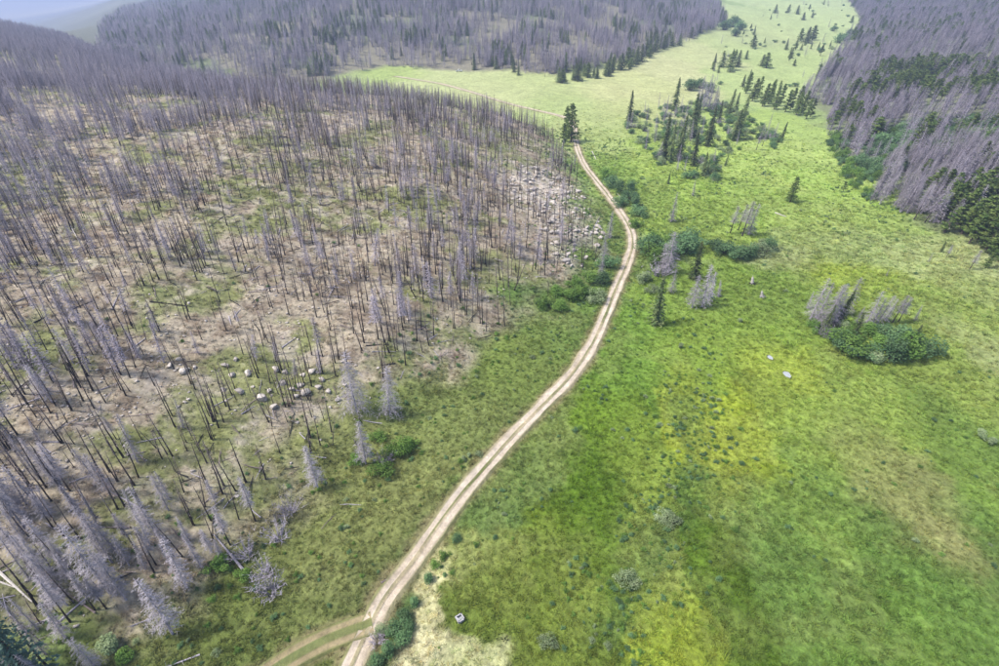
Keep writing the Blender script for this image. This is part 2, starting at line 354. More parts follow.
paint('white_paint', (0.72, 0.72, 0.73)); paint('dark_glass', (0.02, 0.025, 0.03), 0.08); paint('rubber', (0.02, 0.02, 0.02), 0.8); paint('steel', (0.35, 0.35, 0.36), 0.4); paint('tail_red', (0.4, 0.02, 0.02), 0.3)

# ------------------------------------------------------------------ object helpers
def tag(o, label=None, cat=None, group=None, kind=None):
    if label: o['label'] = label
    if cat: o['category'] = cat
    if group: o['group'] = group
    if kind: o['kind'] = kind
    return o
def link(name, mesh, parent=None):
    o = bpy.data.objects.new(name, mesh); COL.objects.link(o)
    if parent: o.parent = parent
    return o
def empty(name, loc, rot=(0, 0, 0), scale=(1, 1, 1)):
    o = bpy.data.objects.new(name, None); COL.objects.link(o); o.empty_display_size = 0.3
    o.location = loc; o.rotation_euler = rot; o.scale = scale; return o
class MB:
    def __init__(s): s.v = []; s.f = []
    def tube(s, pts, rad, n=5, cap=True):
        pts = [Vector(p) for p in pts]; base = len(s.v)
        for i, p in enumerate(pts):
            t = (pts[min(i+1, len(pts)-1)]-pts[max(i-1, 0)]).normalized()
            a = t.orthogonal().normalized(); b_ = t.cross(a)
            for k in range(n):
                w = 2*math.pi*k/n; s.v.append(p+(a*math.cos(w)+b_*math.sin(w))*rad[i])
        for i in range(len(pts)-1):
            for k in range(n):
                q = base+i*n; s.f.append((q+k, q+(k+1) % n, q+n+(k+1) % n, q+n+k))
        if cap:
            s.f.append(tuple(base+(len(pts)-1)*n+k for k in range(n)))
            s.f.append(tuple(base+k for k in reversed(range(n))))
    def spike(s, p, q, r, n=3):
        p = Vector(p); q = Vector(q); t = (q-p).normalized(); a = t.orthogonal().normalized(); b_ = t.cross(a); base = len(s.v)
        for k in range(n):
            w = 2*math.pi*k/n; s.v.append(p+(a*math.cos(w)+b_*math.sin(w))*r)
        s.v.append(q)
        for k in range(n): s.f.append((base+k, base+(k+1) % n, base+n))
    def tri(s, a, b, c):
        q = len(s.v); s.v += [Vector(a), Vector(b), Vector(c)]; s.f.append((q, q+1, q+2))
    def quad(s, c, u, w):
        q = len(s.v); c = Vector(c); s.v += [c-u-w, c+u-w, c+u+w, c-u+w]; s.f.append((q, q+1, q+2, q+3))
    def box(s, c, d, rot=None):
        q = len(s.v); c = Vector(c)
        for z in (-1, 1):
            for x, y in ((-1, -1), (1, -1), (1, 1), (-1, 1)):
                p = Vector((x*d[0]/2, y*d[1]/2, z*d[2]/2))
                if rot: p = rot @ p
                s.v.append(c+p)
        for f in ((3, 2, 1, 0), (4, 5, 6, 7), (0, 1, 5, 4), (1, 2, 6, 5), (2, 3, 7, 6), (3, 0, 4, 7)): s.f.append(tuple(q+i for i in f))
    def mesh(s, name, m, smooth=False):
        me = bpy.data.meshes.new(name); me.from_pydata([tuple(v) for v in s.v], [], s.f); me.materials.append(m)
        if smooth: me.polygons.foreach_set('use_smooth', [True]*len(me.polygons))
        me.update(); return me

# ------------------------------------------------------------------ ground sheet
def build_ground():
    nr, na = 760, 580
    r = np.concatenate([np.geomspace(10, 30, 24, endpoint=False), np.geomspace(30, 700, 560, endpoint=False), np.geomspace(700, 16000, nr-584)])
    a = np.linspace(math.radians(-74), math.radians(74), na)
    RR, AA = np.meshgrid(r, a, indexing='ij'); X = RR*np.sin(AA); Y = RR*np.cos(AA)-4
    x = X.ravel(); y = Y.ravel()
    z = z_final(x, y)
    co = np.c_[x, y, z].astype(np.float32)
    i = np.arange((nr-1)*na).reshape(nr-1, na)[:, :-1].ravel()
    q = np.c_[i, i+na, i+na+1, i+1][:, ::-1].astype(np.int32)
    me = bpy.data.meshes.new('ground')
    me.vertices.add(len(co)); me.vertices.foreach_set('co', co.ravel())
    me.loops.add(q.size); me.loops.foreach_set('vertex_index', q.ravel())
    me.polygons.add(len(q)); me.polygons.foreach_set('loop_start', np.arange(0, q.size, 4, dtype=np.int32))
    me.update(calc_edges=True)
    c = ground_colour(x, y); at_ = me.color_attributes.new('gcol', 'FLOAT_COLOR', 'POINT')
    at_.data.foreach_set('color', np.c_[c, np.ones(len(c))].astype(np.float32).ravel())
    me.polygons.foreach_set('use_smooth', np.ones(len(q), bool)); me.materials.append(M['ground'])
    o = link('ground', me); tag(o, kind='structure'); return o
build_ground()

def ribbon(name, line, zs, prof, cols, wob, seed):
    """prof: (offset, height) across; cols: colour per profile point"""
    n = len(line); t = np.gradient(line, axis=0); t /= np.linalg.norm(t, axis=1, keepdims=True); nrm = np.c_[t[:, 1], -t[:, 0]]
    k = len(prof); V = np.zeros((n, k, 3)); C = np.zeros((n, k, 4)); C[..., 3] = 1
    s = np.arange(n)*0.8
    for j, (o, h) in enumerate(prof):
        w = (fbm(s, s*0+j*7, 6, 3, seed)-0.5)*wob*(1 if abs(o) > 1.2 else 0.45)*(1 if o > 0 else -1)
        V[:, j, :2] = line+nrm*(o+w)[:, None]; V[:, j, 2] = zs+h
        g = np.clip((fbm(s, s*0+j*13, 9, 4, seed+3)-0.5)*3+0.5, 0, 1)
        c1, c2 = cols[j]; C[:, j, :3] = alb(c1)[None]*(1-g)[:, None]+alb(c2)[None]*g[:, None]
    f = [(i*k+j, i*k+j+1, (i+1)*k+j+1, (i+1)*k+j) for i in range(n-1) for j in range(k-1)]
    me = bpy.data.meshes.new(name); me.from_pydata(V.reshape(-1, 3).tolist(), [], f)
    a = me.color_attributes.new('gcol', 'FLOAT_COLOR', 'POINT'); a.data.foreach_set('color', C.astype(np.float32).ravel())
    me.materials.append(M['road']); me.update()
    if me.polygons[0].normal.z < 0: me.flip_normals()
    o = link(name, me); tag(o, kind='structure'); return o
dirt = ((226, 212, 194), (210, 194, 172)); mid = ((192, 178, 148), (118, 126, 76)); edge = ((184, 172, 144), (146, 146, 102)); und = ((130, 130, 84), (130, 130, 84))
ribbon('dirt_track', ROAD, road_z, [(-2.5, -0.5), (-1.45, 0.03), (-1.15, 0.02), (-0.45, -0.05), (-0.22, 0.03), (0.22, 0.03), (0.45, -0.05), (1.15, 0.02), (1.45, 0.03), (2.5, -0.5)],
       [und, edge, dirt, dirt, mid, mid, dirt, dirt, edge, und], 0.95, 81)
sp_d = ((186, 170, 134), (160, 148, 110)); sp_m = ((126, 136, 84), (136, 138, 88))
ribbon('grassy_track_spur', SPUR, spur_z+0.004, [(-2.3, -0.5), (-1.6, 0.01), (-1.3, 0.0), (-0.75, -0.05), (-0.45, 0.02), (0.45, 0.03), (0.75, -0.05), (1.3, 0.0), (1.6, 0.01), (2.3, -0.5)],
       [und, sp_m, sp_d, sp_d, sp_m, sp_m, sp_d, sp_d, sp_m, und], 0.5, 85)

# ------------------------------------------------------------------ tree kinds (built 10 m tall, scaled when placed)
def rv(a, b): return R.uniform(a, b)
def trunk_mb(h, r0, r1, bend, n=6, k=6):
    mb = MB(); bx, by = rv(-bend, bend), rv(-bend, bend); pts = []
    for i in range(k):
        t = i/(k-1); pts.append((bx*t*t+rv(-.03, .03), by*t*t+rv(-.03, .03), -0.35+t*(h+0.35)))
    mb.tube(pts, [(r0*(1-t)+r1*t)*(1.25 if t == 0 else 1) for t in [i/(k-1) for i in range(k)]], n)
    return mb, pts
def on(pts, t):
    f = t*(len(pts)-1); i = min(int(f), len(pts)-2); return Vector(pts[i]).lerp(Vector(pts[i+1]), f-i)
def make_snag(v):
    h = 10; broken = v in (3,)
    tr, pts = trunk_mb(h if not broken else 6.5, 0.135, 0.085 if broken else 0.035, 0.35)
    br = MB()
    for i in range([22, 44, 30, 12, 70][v]):
        t = rv(0.25, 0.97); p = on(pts, t); a = rv(0, 6.28); L = rv(0.3, 1.1)*(1.15-t*0.7)*(1.3 if v == 4 else 1)
        q = p+Vector((math.cos(a)*L, math.sin(a)*L, rv(-0.35, 0.12)*L)); br.spike(p, q, 0.034)
        if v in (1, 4): br.tri(p.lerp(q, .4), p.lerp(q, .45)+Vector((0, 0, .04)), p.lerp(q, .7)+Vector((rv(-.4, .4), rv(-.4, .4), rv(-.2, .1))))
    return tr.mesh('trunk', M['charred_bark']), br.mesh('branches', M['brown_twig'])
def make_dead(v, fine=False):
    h = 10; wide = [1.0, 1.35, 0.75, 1.15, 1.7][v]; start = [0.1, 0.18, 0.06, 0.42, 0.12][v]
    tr, pts = trunk_mb(h, 0.13, 0.02, 0.45, 5)
    br = MB(); nb = 135 if fine else 100
    for i in range(nb):
        t = start+(0.985-start)*((i+rv(0, 1))/nb); p = on(pts, t); a = i*2.4+rv(-.5, .5)
        L = wide*(0.26+1.3*(1-t)**0.75*min(1, (t-start)*9+0.35))*rv(0.6, 1.2); dr = rv(-0.8, -0.2) if fine and t < .85 else rv(-0.55, -0.1) if t < 0.8 else rv(-0.1, 0.45)
        d = Vector((math.cos(a), math.sin(a), 0)); q1 = p+d*L*0.6+Vector((0, 0, dr*L*0.55)); q2 = p+d*L+Vector((0, 0, dr*L*(1.05 if v != 4 else 1.5)))
        br.tube([p, q1], [0.026, 0.016], 3, False); br.spike(q1, q2, 0.016)
        sd = Vector((-d.y, d.x, 0))
        for k in range(15 if fine else 8):
            u = rv(0.15, 0.98); b0 = p.lerp(q2, u); s_ = 1 if k % 2 else -1
            e = b0+sd*s_*rv(0.2, 0.45)*L*(1.1-u*0.6)+d*rv(0.05, 0.25)*L+Vector((0, 0, rv(-0.35, 0.05)*L*0.6))
            w = (e-b0).cross(Vector((0, 0, 1))); w = w.normalized()*(0.017 if fine else 0.042) if w.length > 1e-4 else Vector((0.02, 0, 0))
            br.tri(b0-w+Vector((0, 0, .01)), b0+w, e)
    return tr.mesh('trunk', M['grey_wood'] if v != 3 else M['charred_bark']), br.mesh('branches', M['ash_twig' if fine else 'silver_twig'])
def make_spruce(v, needle='spruce_needle'):
    h = 10; wide = [1.1, 0.95, 1.4][v]
    tr, pts = trunk_mb(h, 0.16, 0.02, 0.15, 5)
    cr = MB(); nb = 130
    for i in range(nb):
        t = 0.04+0.94*((i+rv(0, 1))/nb); p = on(pts, t); a = i*2.4+rv(-.6, .6)
        L = wide*(0.2+1.75*(1-t)**0.8)*rv(0.6, 1.2); dr = rv(-0.6, -0.15)
        d = Vector((math.cos(a), math.sin(a), 0)); sd = Vector((-d.y, d.x, 0))
        for k in range(8):
            u = (k+rv(0.2, 1))/8; c = p+d*L*u+Vector((0, 0, dr*L*u*u))+sd*rv(-.2, .2)*L*(1-u*.5)
            w = 0.34*(1.2-0.55*u)*(0.5+0.6*(1-t))
            dd = (d*rv(.3, 1)+sd*rv(-.8, .8)+Vector((0, 0, rv(-.9, .0)))).normalized(); ss = dd.cross(Vector((rv(-.9, .9), rv(-.9, .9), rv(.3, 1)))).normalized()
            cr.tri(c-ss*w*.7-dd*w*.4, c+ss*w*.7-dd*w*.4, c+dd*w*1.2)
    for k in range(4): cr.spike(on(pts, 0.93+0.015*k), on(pts, 1)+Vector((rv(-.1, .1), rv(-.1, .1), 0.1)), 0.06)
    return tr.mesh('trunk', M['bark']), cr.mesh('crown', M[needle])
def lobed(mb, lobes, n, leaf, flat=0.25):
    tot = sum(l[3]**2 for l in lobes)
    for (x, y, z, r, sq) in lobes:
        for i in range(int(n*r*r/tot)):
            d = Vector((R.gauss(0, 1), R.gauss(0, 1), R.gauss(0, 1))).normalized(); q = r*(1-0.55*R.random()**2.2)
            c = Vector((x, y, z))+Vector((d.x*q, d.y*q, d.z*q*sq)); s = leaf*rv(.6, 1.4)
            if c.z < 0.05: c.z = rv(.05, .4)
            nn = (d+Vector((R.gauss(0, .6), R.gauss(0, .6), R.gauss(flat, .6)))).normalized(); u = nn.orthogonal().normalized(); u = Matrix.Rotation(rv(0, 6.28), 3, nn) @ u; w = nn.cross(u)
            mb.tri(c-u*s-w*s*.6, c+u*s-w*s*.6, c+w*s*1.1)
def make_pine(v):
    h = 10; tr, pts = trunk_mb(h*0.95, 0.17, 0.03, 0.4, 6); cr = MB(); lobes = []
    for i in range(18 if v != 2 else 26):
        t = [0.3, 0.18, 0.1][v]+(0.97-[0.3, 0.18, 0.1][v])*((i+rv(0, .8))/(18 if v != 2 else 26)); p = on(pts, t); a = i*2.4+rv(-.5, .5)
        L = [1.9, 1.45, 1.7][v]*(1.05-t)**0.65*rv(0.5, 1.1); q = p+Vector((math.cos(a)*L, math.sin(a)*L, L*rv(0, .35)))
        tr.spike(p, q, 0.05); lobes.append((q.x, q.y, q.z, rv(.5, .85)*(1.25-t*.55), 0.7)); lobes.append(((p.x+q.x)/2, (p.y+q.y)/2, (p.z+q.z)/2, rv(.35, .6), 0.7))
    lobed(cr, lobes, 1150, 0.2, 0.6)
    return tr.mesh('trunk', M['bark']), cr.mesh('crown', M['pine_needle'])
def make_bush(v, leafm):
    tr = MB(); cr = MB(); lobes = []     # built about 3 m tall
    for i in range([10, 14, 8, 12][v]):
        a = rv(0, 6.28); q = rv(0, 1.5 if v != 2 else 0.7); r = rv(0.4, 0.95); z = rv(0.6, 2.3)*(1-0.25*q)
        lobes.append((math.cos(a)*q, math.sin(a)*q, z, r, rv(.7, 1.1)))
        tr.tube([(math.cos(a)*.15, math.sin(a)*.15, -.25), (math.cos(a)*q*.5, math.sin(a)*q*.5, z*.5), (math.cos(a)*q, math.sin(a)*q, z)], [.06, .045, .02], 3)
    lobed(cr, lobes, 1500, 0.088, 0.5)
    return tr.mesh('stems', M['bark']), cr.mesh('foliage', M[leafm])
def make_twiggy(v):                      # dead grey shrub: a fan of bare stems
    tr = MB(); cr = MB()
    for i in range(46):
        a = rv(0, 6.28); L = rv(1.2, 3.0); sl = rv(.15, .9); p = Vector((math.cos(a)*.2, math.sin(a)*.2, -.15)); q = p+Vector((math.cos(a)*L*sl, math.sin(a)*L*sl, L*(1.15-sl*.6)))
        tr.spike(p, q, 0.04)
        for k in range(7):
            u = rv(.35, 1); b0 = p.lerp(q, u); e = b0+Vector((rv(-.5, .5), rv(-.5, .5), rv(-.1, .55))); w = Vector((rv(-1, 1), rv(-1, 1), .1)).normalized()*.028; cr.tri(b0-w, b0+w, e)
    return tr.mesh('stems', M['grey_wood']), cr.mesh('twigs', M['silver_twig'])
KIND = {
 'snag': [make_snag(v) for v in range(5)], 'dead': [make_dead(v) for v in range(5)], 'silver': [make_dead(v, True) for v in range(5)],
 'spruce': [make_spruce(v) for v in range(3)], 'blue': [make_spruce(2, 'blue_needle')], 'pine': [make_pine(v) for v in range(3)],
 'willow': [make_bush(v, 'willow_leaf') for v in range(4)], 'fresh': [make_bush(v, 'fresh_leaf') for v in range(3)], 'sage': [make_bush(v, 'sage_leaf') for v in range(3)],
 'twiggy': [make_twiggy(v) for v in range(2)]}
INFO = {'snag': ('burnt_snag', 'dead tree', 'trunk', 'branches'), 'dead': ('dead_conifer', 'dead tree', 'trunk', 'branches'), 'silver': ('dead_conifer', 'dead tree', 'trunk', 'branches'), 'spruce': ('spruce_tree', 'tree', 'trunk', 'crown'),
 'blue': ('spruce_tree', 'tree', 'trunk', 'crown'), 'pine': ('pine_tree', 'tree', 'trunk', 'crown'), 'willow': ('willow_bush', 'bush', 'stems', 'foliage'),
 'fresh': ('leafy_shrub', 'bush', 'stems', 'foliage'), 'sage': ('grey_shrub', 'bush', 'stems', 'foliage'), 'twiggy': ('dead_shrub', 'bush', 'stems', 'twigs')}
UNIT = {'willow': 3.0, 'fresh': 3.0, 'sage': 3.0, 'twiggy': 2.6}
PROTO = {}
def put(kind, var, loc, height, label, group=None, rz=None, tilt=(0, 0), fat=1.0):
    s = height/UNIT.get(kind, 10.0); nm, cat, a, b_ = INFO[kind]
    o = empty(nm, loc, (tilt[0], tilt[1], 0), (s*fat, s*fat, s))
    o.rotation_euler = (Matrix.Rotation(tilt[1], 3, 'Y') @ Matrix.Rotation(tilt[0], 3, 'X') @ Matrix.Rotation(R.uniform(0, 6.28) if rz is None else rz, 3, 'Z')).to_euler()
    ma, mb_ = KIND[kind][var]; p = link(a, ma, o); q = link(b_, mb_, o); q['kind'] = 'stuff'
    PROTO.setdefault((kind, var), (p, q)); tag(o, label, cat, group); return o
def px_per_m(p):
    x0, y0, d = project(np.asarray(p)); x1, y1, _ = project(np.asarray(p)+np.array([0, 0, 1.0])); return math.hypot(x1-x0, y1-y0)
def ground_at(px, py):
    p = at(px, py)[0]; p[2] = float(z_final(np.array([p[0]]), np.array([p[1]]))[0]); return p
def plant(kind, var, px, py, hpx, label, group=None, tilt=None, fat=1.0):
    p = ground_at(px, py); h = hpx/px_per_m(p)*1.02
    t = tilt if tilt else (R.gauss(0, .02), R.gauss(0, .03))
    return put(kind, var, p, h, label, group, tilt=t, fat=fat)
HAZE = 0.00031
# ------------------------------------------------------------------ trees placed one by one
def tilt_right(): return (R.gauss(0, .02), R.gauss(.09, .03))
SPR = [(656, 324, 47, 0, 'tall olive spruce beside the track bend, nearest live conifer on the meadow'), (694, 279, 37, 0, 'dark spruce standing alone just beyond the willow clump by the track'),
 (668, 184, 12, 1, 'tiny young spruce alone on bright grass below the valley grove'), (629, 122, 31, 1, 'dark spruce in the grey brush at the left end of the grove'),
 (674, 111, 33, 1, 'narrow dark spruce rising highest at the back of the grove'), (664, 158, 42, 1, 'slim spruce at the front left corner of the valley grove'),
 (670, 161, 36, 1, 'spruce just right of the grove front left corner'), (678, 158, 42, 1, 'slender olive spruce third from the left in the grove front'),
 (692, 138, 43, 1, 'tall thin spruce in the middle of the valley grove'), (693, 166, 34, 1, 'thin spruce at the middle front edge of the grove'),
 (707, 146, 39, 1, 'leaning slim spruce in the right half of the grove'), (703, 176, 24, 1, 'stunted spruce at the near tip of the grove'), (707, 175, 15, 1, 'smallest spruce at the near tip of the grove'),
 (736, 139, 43, 1, 'strongly leaning spruce at the right end of the valley grove'), (733, 141, 32, 1, 'shorter spruce touching the leaning one at the grove right end'), (725, 166, 12, 1, 'small dark spruce at the grove near right edge'),
 (697, 120, 26, 0, 'dark spruce behind the grey snags of the grove'), (727, 117, 28, 0, 'broad dark spruce at the back right of the grove'), (719, 122, 22, 0, 'short dark spruce left of the broad one at grove back right'), (735, 112, 20, 0, 'dark spruce between the grove and the pine row'),
 (781, 140, 19, 1, 'small leaning spruce alone between grove and pine row'), (776, 145, 9, 0, 'dwarf spruce at the foot of the small leaning spruce'),
 (838, 324, 36, 1, 'dark live spruce among the grey snags of the meadow thicket'), (822, 334, 30, 1, 'olive spruce at the near left edge of the meadow thicket'), (852, 340, 28, 0, 'live spruce in the middle of the meadow thicket'), (905, 352, 30, 0, 'olive spruce beside the big round willow of the thicket')]
for x, y, h, v, lab in SPR: plant('spruce', v, x, y, h, lab, tilt=tilt_right() if x > 720 else None)
for i, (x, y, h) in enumerate([(722, 67, 18), (730, 70, 22), (737, 67, 19), (753, 48, 15), (746, 59, 10), (766, 68, 18), (762, 66, 13), (786, 50, 8), (791, 58, 12), (794, 66, 8), (801, 50, 7), (800, 41, 15), (806, 43, 18), (812, 40, 17), (803, 20, 9), (812, 18, 7), (775, 13, 10), (788, 13, 10), (797, 14, 10), (851, 23, 9)]):
    plant(*(('pine', 2) if i % 2 else ('spruce', 2)), x, y, h*.92, ['dark conifer dotting the far upper meadow', 'dark conifer in the clump on the far upper meadow'][int(i in (0, 1, 2, 11, 12, 13, 16, 17, 18))], 'conifers dotting the far upper meadow', fat=R.uniform(1.5, 2.1))
for i, (x, y, h) in enumerate([(556, 82, 15), (562, 83, 16), (575, 81, 14), (580, 80, 16), (588, 79, 18), (594, 78, 14), (606, 77, 20), (609, 76, 16), (614, 74, 18), (622, 71, 18), (630, 66, 20), (636, 64, 17), (641, 61, 20), (647, 57, 18), (652, 53, 16), (657, 51, 18), (664, 47, 17), (671, 46, 15), (681, 45, 14), (690, 38, 14), (520, 76, 14), (494, 70, 14), (627, 70, 12), (600, 79, 10)]):
    x += R.uniform(-3, 3); y += R.uniform(-1.5, 1)
    plant(*(('spruce', 2), ('pine', 2), ('spruce', 0))[i % 3], x, y, h*R.uniform(.7, 1.05), 'dark green conifer at the foot of the far burnt forest', 'spruces lining the far forest edge', fat=R.uniform(1.4, 2.0))
    plant('spruce', (2, 0)[i % 2], x+R.uniform(-5, 5), y-R.uniform(1, 4), h*R.uniform(.5, .95), 'smaller dark spruce set back at the foot of the far burnt forest', 'spruces lining the far forest edge', fat=1.6)
PINES = [(746, 93, 22), (752, 101, 24), (757, 97, 22), (762, 106, 24), (768, 104, 24), (774, 109, 24), (779, 106, 24), (785, 112, 24), (790, 110, 24), (796, 115, 24), (801, 113, 24), (806, 119, 22), (810, 117, 20), (798, 106, 22), (770, 98, 20)]
for x, y, h in PINES: plant('pine', R.choice((1, 2)), x, y, h, 'dark green pine in the dense row beyond the valley grove', 'pines in the row beyond the grove', tilt_right(), 1.1)
plant('pine', 2, 790, 202, 27, 'lone dark green round pine in the open valley meadow', fat=1.15)
plant('pine', 2, 571, 142, 39, 'large dark pine standing at the track bend on the hill edge', fat=1.2)
plant('pine', 1, 566, 133, 28, 'smaller pine touching the large one at the track bend', fat=1.1)
plant('pine', 1, 563, 146, 24, 'young pine left of the large one at the track bend')
for x, y, h in [(816, 79, 17), (828, 74, 17), (822, 80, 14), (834, 72, 14)]: plant('pine', 1, x, y, h, 'dark pine at the left tip of the right hand forest', 'pines at the forest tip', tilt_right())
for x, y, h in [(985, 268, 22), (998, 262, 22)]: plant('pine', 2, x, y, h, ['olive pine at the right picture edge on the meadow rim', 'pine cut off by the right picture edge'][x > 990], tilt=tilt_right())
plant('pine', 0, 843, 192, 12, 'small bushy pine before the green thicket on the right', fat=1.4)
plant('spruce', 2, 941, 252, 12, 'small green conifer on the dry meadow before the right hand pines')
GREY = [(671, 222, 29, 2), (693, 196, 16, 2), (668, 273, 41, 1), (662, 269, 26, 0), (692, 308, 31, 1), (702, 307, 41, 0), (708, 301, 29, 0), (718, 297, 17, 2), (700, 106, 30, 0), (703, 110, 28, 1), (706, 104, 30, 0), (709, 108, 30, 2), (712, 112, 26, 0), (697, 112, 24, 0), (715, 108, 22, 0), (664, 122, 26, 2), (683, 128, 26, 2), (658, 160, 18, 1), (762, 146, 16, 3), (756, 150, 18, 3), (671, 293, 23, 0), (730, 233, 27, 3), (742, 236, 35, 3), (748, 235, 31, 0), (738, 230, 26, 3),
 (807, 308, 17, 2), (810, 319, 41, 0), (814, 325, 43, 2), (822, 330, 46, 0), (826, 326, 43, 1), (833, 324, 33, 0), (843, 315, 39, 0), (856, 323, 18, 2), (865, 326, 36, 0), (872, 324, 28, 0), (877, 324, 30, 1), (885, 321, 24, 0), (892, 323, 30, 3), (898, 322, 26, 3), (914, 321, 17, 2),
 (604, 262, 26, 0), (601, 277, 22, 0), (609, 238, 26, 2), (946, 258, 14, 3), (969, 270, 22, 3), (928, 262, 10, 2), (886, 276, 8, 2)]
for i, (x, y, h, v) in enumerate(GREY):
    w = ('near the willow clump by the track' if x < 720 else 'above the dark green hedge of willows' if x < 760 else 'in the meadow thicket left of the round willows' if x < 850 else 'in the meadow thicket above the round willows' if x < 920 else 'on the dry meadow before the right hand pines')
    if y < 165: w = 'in the valley grove'
    if x < 612: w = 'at the foot of the rocky bluff beside the track'
    plant('silver', v, x, y, h, ('tall ' if h > 35 else 'short ' if h < 20 else '')+'grey dead conifer standing '+w, 'grey dead conifers on the meadow', tilt_right() if x > 720 else None, 1.5)
for x, y, h, v, lab in [(357, 412, 60, 4, 'pale silver dead conifer with dark lower trunk, left of the pair above the grass strip'), (390, 414, 48, 4, 'pale silver dead conifer with dark lower trunk, right of the pair above the grass strip'), (366, 464, 46, 1, 'pale dead conifer just below the silver pair on the slope foot'), (318, 488, 46, 1, 'pale dead conifer left of the slope foot shrubs'),
   (110, 593, 86, 1, 'large silver dead conifer leaning over the lower left corner'), (126, 600, 56, 1, 'silver dead conifer just right of the largest one, lower left'), (187, 588, 60, 0, 'silver dead conifer at the right side of the lower left thicket'), (173, 634, 66, 1, 'bushy silver dead conifer nearest the grass in the lower left corner'), (62, 590, 55, 4, 'twisted silver dead conifer left of the largest one, lower left'), (22, 556, 48, 1, 'silver dead conifer at the left picture edge'), (96, 668, 40, 4, 'silver dead conifer cut by the bottom edge, lower left'), (150, 545, 40, 0, 'slim silver dead conifer behind the lower left thicket'), (230, 545, 44, 3, 'brownish dead conifer at the slope foot above the silver saplings')]:
    plant('silver', v, x, y, h*.9, lab, fat=.95 if y > 500 else 1.1)
plant('blue', 0, 38, 690, 90, 'blue green half dead spruce in the lower left corner', fat=0.9)
for x, y, h, lab in [(270, 592, 17, 'bushy silver dead sapling on the grass, nearest the spur'), (266, 574, 14, 'silver dead sapling just behind the bushy one'), (248, 556, 15, 'silver dead sapling at the foot of the brownish snag'), (290, 513, 16, 'small grey dead sapling above the green strip'), (279, 538, 16, 'small grey dead sapling beside fresh shrubs'), (385, 462, 12, 'tiny silver sapling beside the green slope shrubs')]:
    plant('twiggy', R.randrange(2), x, y, h, lab)
# bushes: kind, x, y, height px, label
WIL = [('willow', 846, 352, 24), ('willow', 838, 346, 18), ('willow', 905, 356, 30), ('willow', 890, 360, 26), ('willow', 915, 350, 24), ('sage', 874, 362, 20), ('willow', 858, 355, 18), ('sage', 866, 358, 16), ('willow', 898, 346, 24), ('fresh', 815, 330, 12), ('willow', 826, 337, 13), ('willow', 834, 342, 14), ('fresh', 850, 336, 14), ('willow', 868, 334, 14), ('willow', 884, 338, 16), ('fresh', 877, 347, 15), ('willow', 842, 332, 12),
 ('willow', 716, 250, 13), ('willow', 724, 254, 15), ('willow', 733, 257, 16), ('willow', 742, 258, 16), ('willow', 750, 257, 15), ('willow', 760, 254, 15), ('willow', 769, 250, 14), ('sage', 762, 244, 12),
 ('willow', 648, 252, 20), ('willow', 655, 262, 20), ('willow', 662, 250, 20), ('willow', 680, 248, 22), ('willow', 686, 254, 20), ('willow', 672, 258, 20), ('fresh', 652, 242, 15), ('sage', 645, 281, 16), ('sage', 653, 292, 14), ('willow', 660, 276, 18), ('willow', 690, 246, 16),
 ('willow', 613, 186, 12), ('willow', 620, 192, 14), ('willow', 627, 200, 14), ('willow', 634, 206, 12), ('willow', 622, 206, 12), ('willow', 606, 178, 12), ('willow', 630, 190, 11), ('willow', 640, 215, 12), ('fresh', 636, 226, 11),
 ('willow', 598, 300, 14), ('fresh', 585, 296, 14), ('fresh', 570, 300, 13), ('fresh', 556, 296, 13), ('fresh', 545, 306, 12), ('fresh', 575, 285, 13), ('willow', 602, 284, 14), ('fresh', 560, 310, 12), ('willow', 608, 268, 14), ('fresh', 590, 282, 12),
 ('fresh', 393, 455, 12), ('fresh', 403, 452, 13), ('fresh', 382, 474, 12), ('fresh', 355, 462, 10), ('fresh', 410, 447, 10), ('fresh', 378, 440, 9), ('willow', 218, 568, 12), ('willow', 112, 648, 14), ('fresh', 126, 658, 10), ('fresh', 244, 578, 8),
 ('willow', 372, 640, 14), ('willow', 380, 632, 16), ('willow', 392, 628, 18), ('willow', 402, 618, 16), ('willow', 384, 652, 18), ('willow', 372, 662, 16), ('willow', 398, 640, 16), ('willow', 410, 604, 13), ('willow', 404, 630, 14), ('willow', 424, 580, 12), ('willow', 430, 566, 11), ('fresh', 440, 556, 11), ('willow', 452, 540, 10),
 ('sage', 548, 645, 10), ('sage', 626, 580, 14), ('sage', 672, 524, 14), ('sage', 664, 518, 12), ('sage', 980, 436, 14), ('sage', 990, 444, 12), ('sage', 740, 322, 7), ('sage', 680, 348, 9)]
for k, x, y, h in WIL:
    if x > 830 and y > 330: w = 'in the meadow thicket of grey snags'
    elif 700 < x < 780 and y < 265: w = 'in the dark hedge across the mid meadow'
    elif 640 < x < 700 and y < 300: w = 'in the willow clump right of the track bend'
    elif x > 600 and y < 230: w = 'along the right side of the winding track'
    elif 530 < x < 612 and y < 315: w = 'on the grass below the rocky bluff'
    elif 350 < x < 415 and y < 480: w = 'at the slope foot below the silver pair'
    elif x < 260: w = 'under the silver dead trees at lower left'
    elif x < 460: w = 'on the right verge of the near track'
    else: w = 'alone in the wet near meadow'
    if 'near track' in w: x += 5; h *= .5
    if k == 'sage': h *= .6
    if k == 'willow' and R.random() < .28: k = R.choice(('fresh', 'sage', 'twiggy'))
    plant(k, R.randrange(2 if k == 'twiggy' else 3), x, y, h, {'willow': 'dark green leafy bush ', 'fresh': 'bright green leafy shrub ', 'sage': 'grey green rounded shrub ', 'twiggy': 'bare grey twiggy bush '}[k]+w, 'bushes '+w, fat=R.uniform(1.1, 1.5))
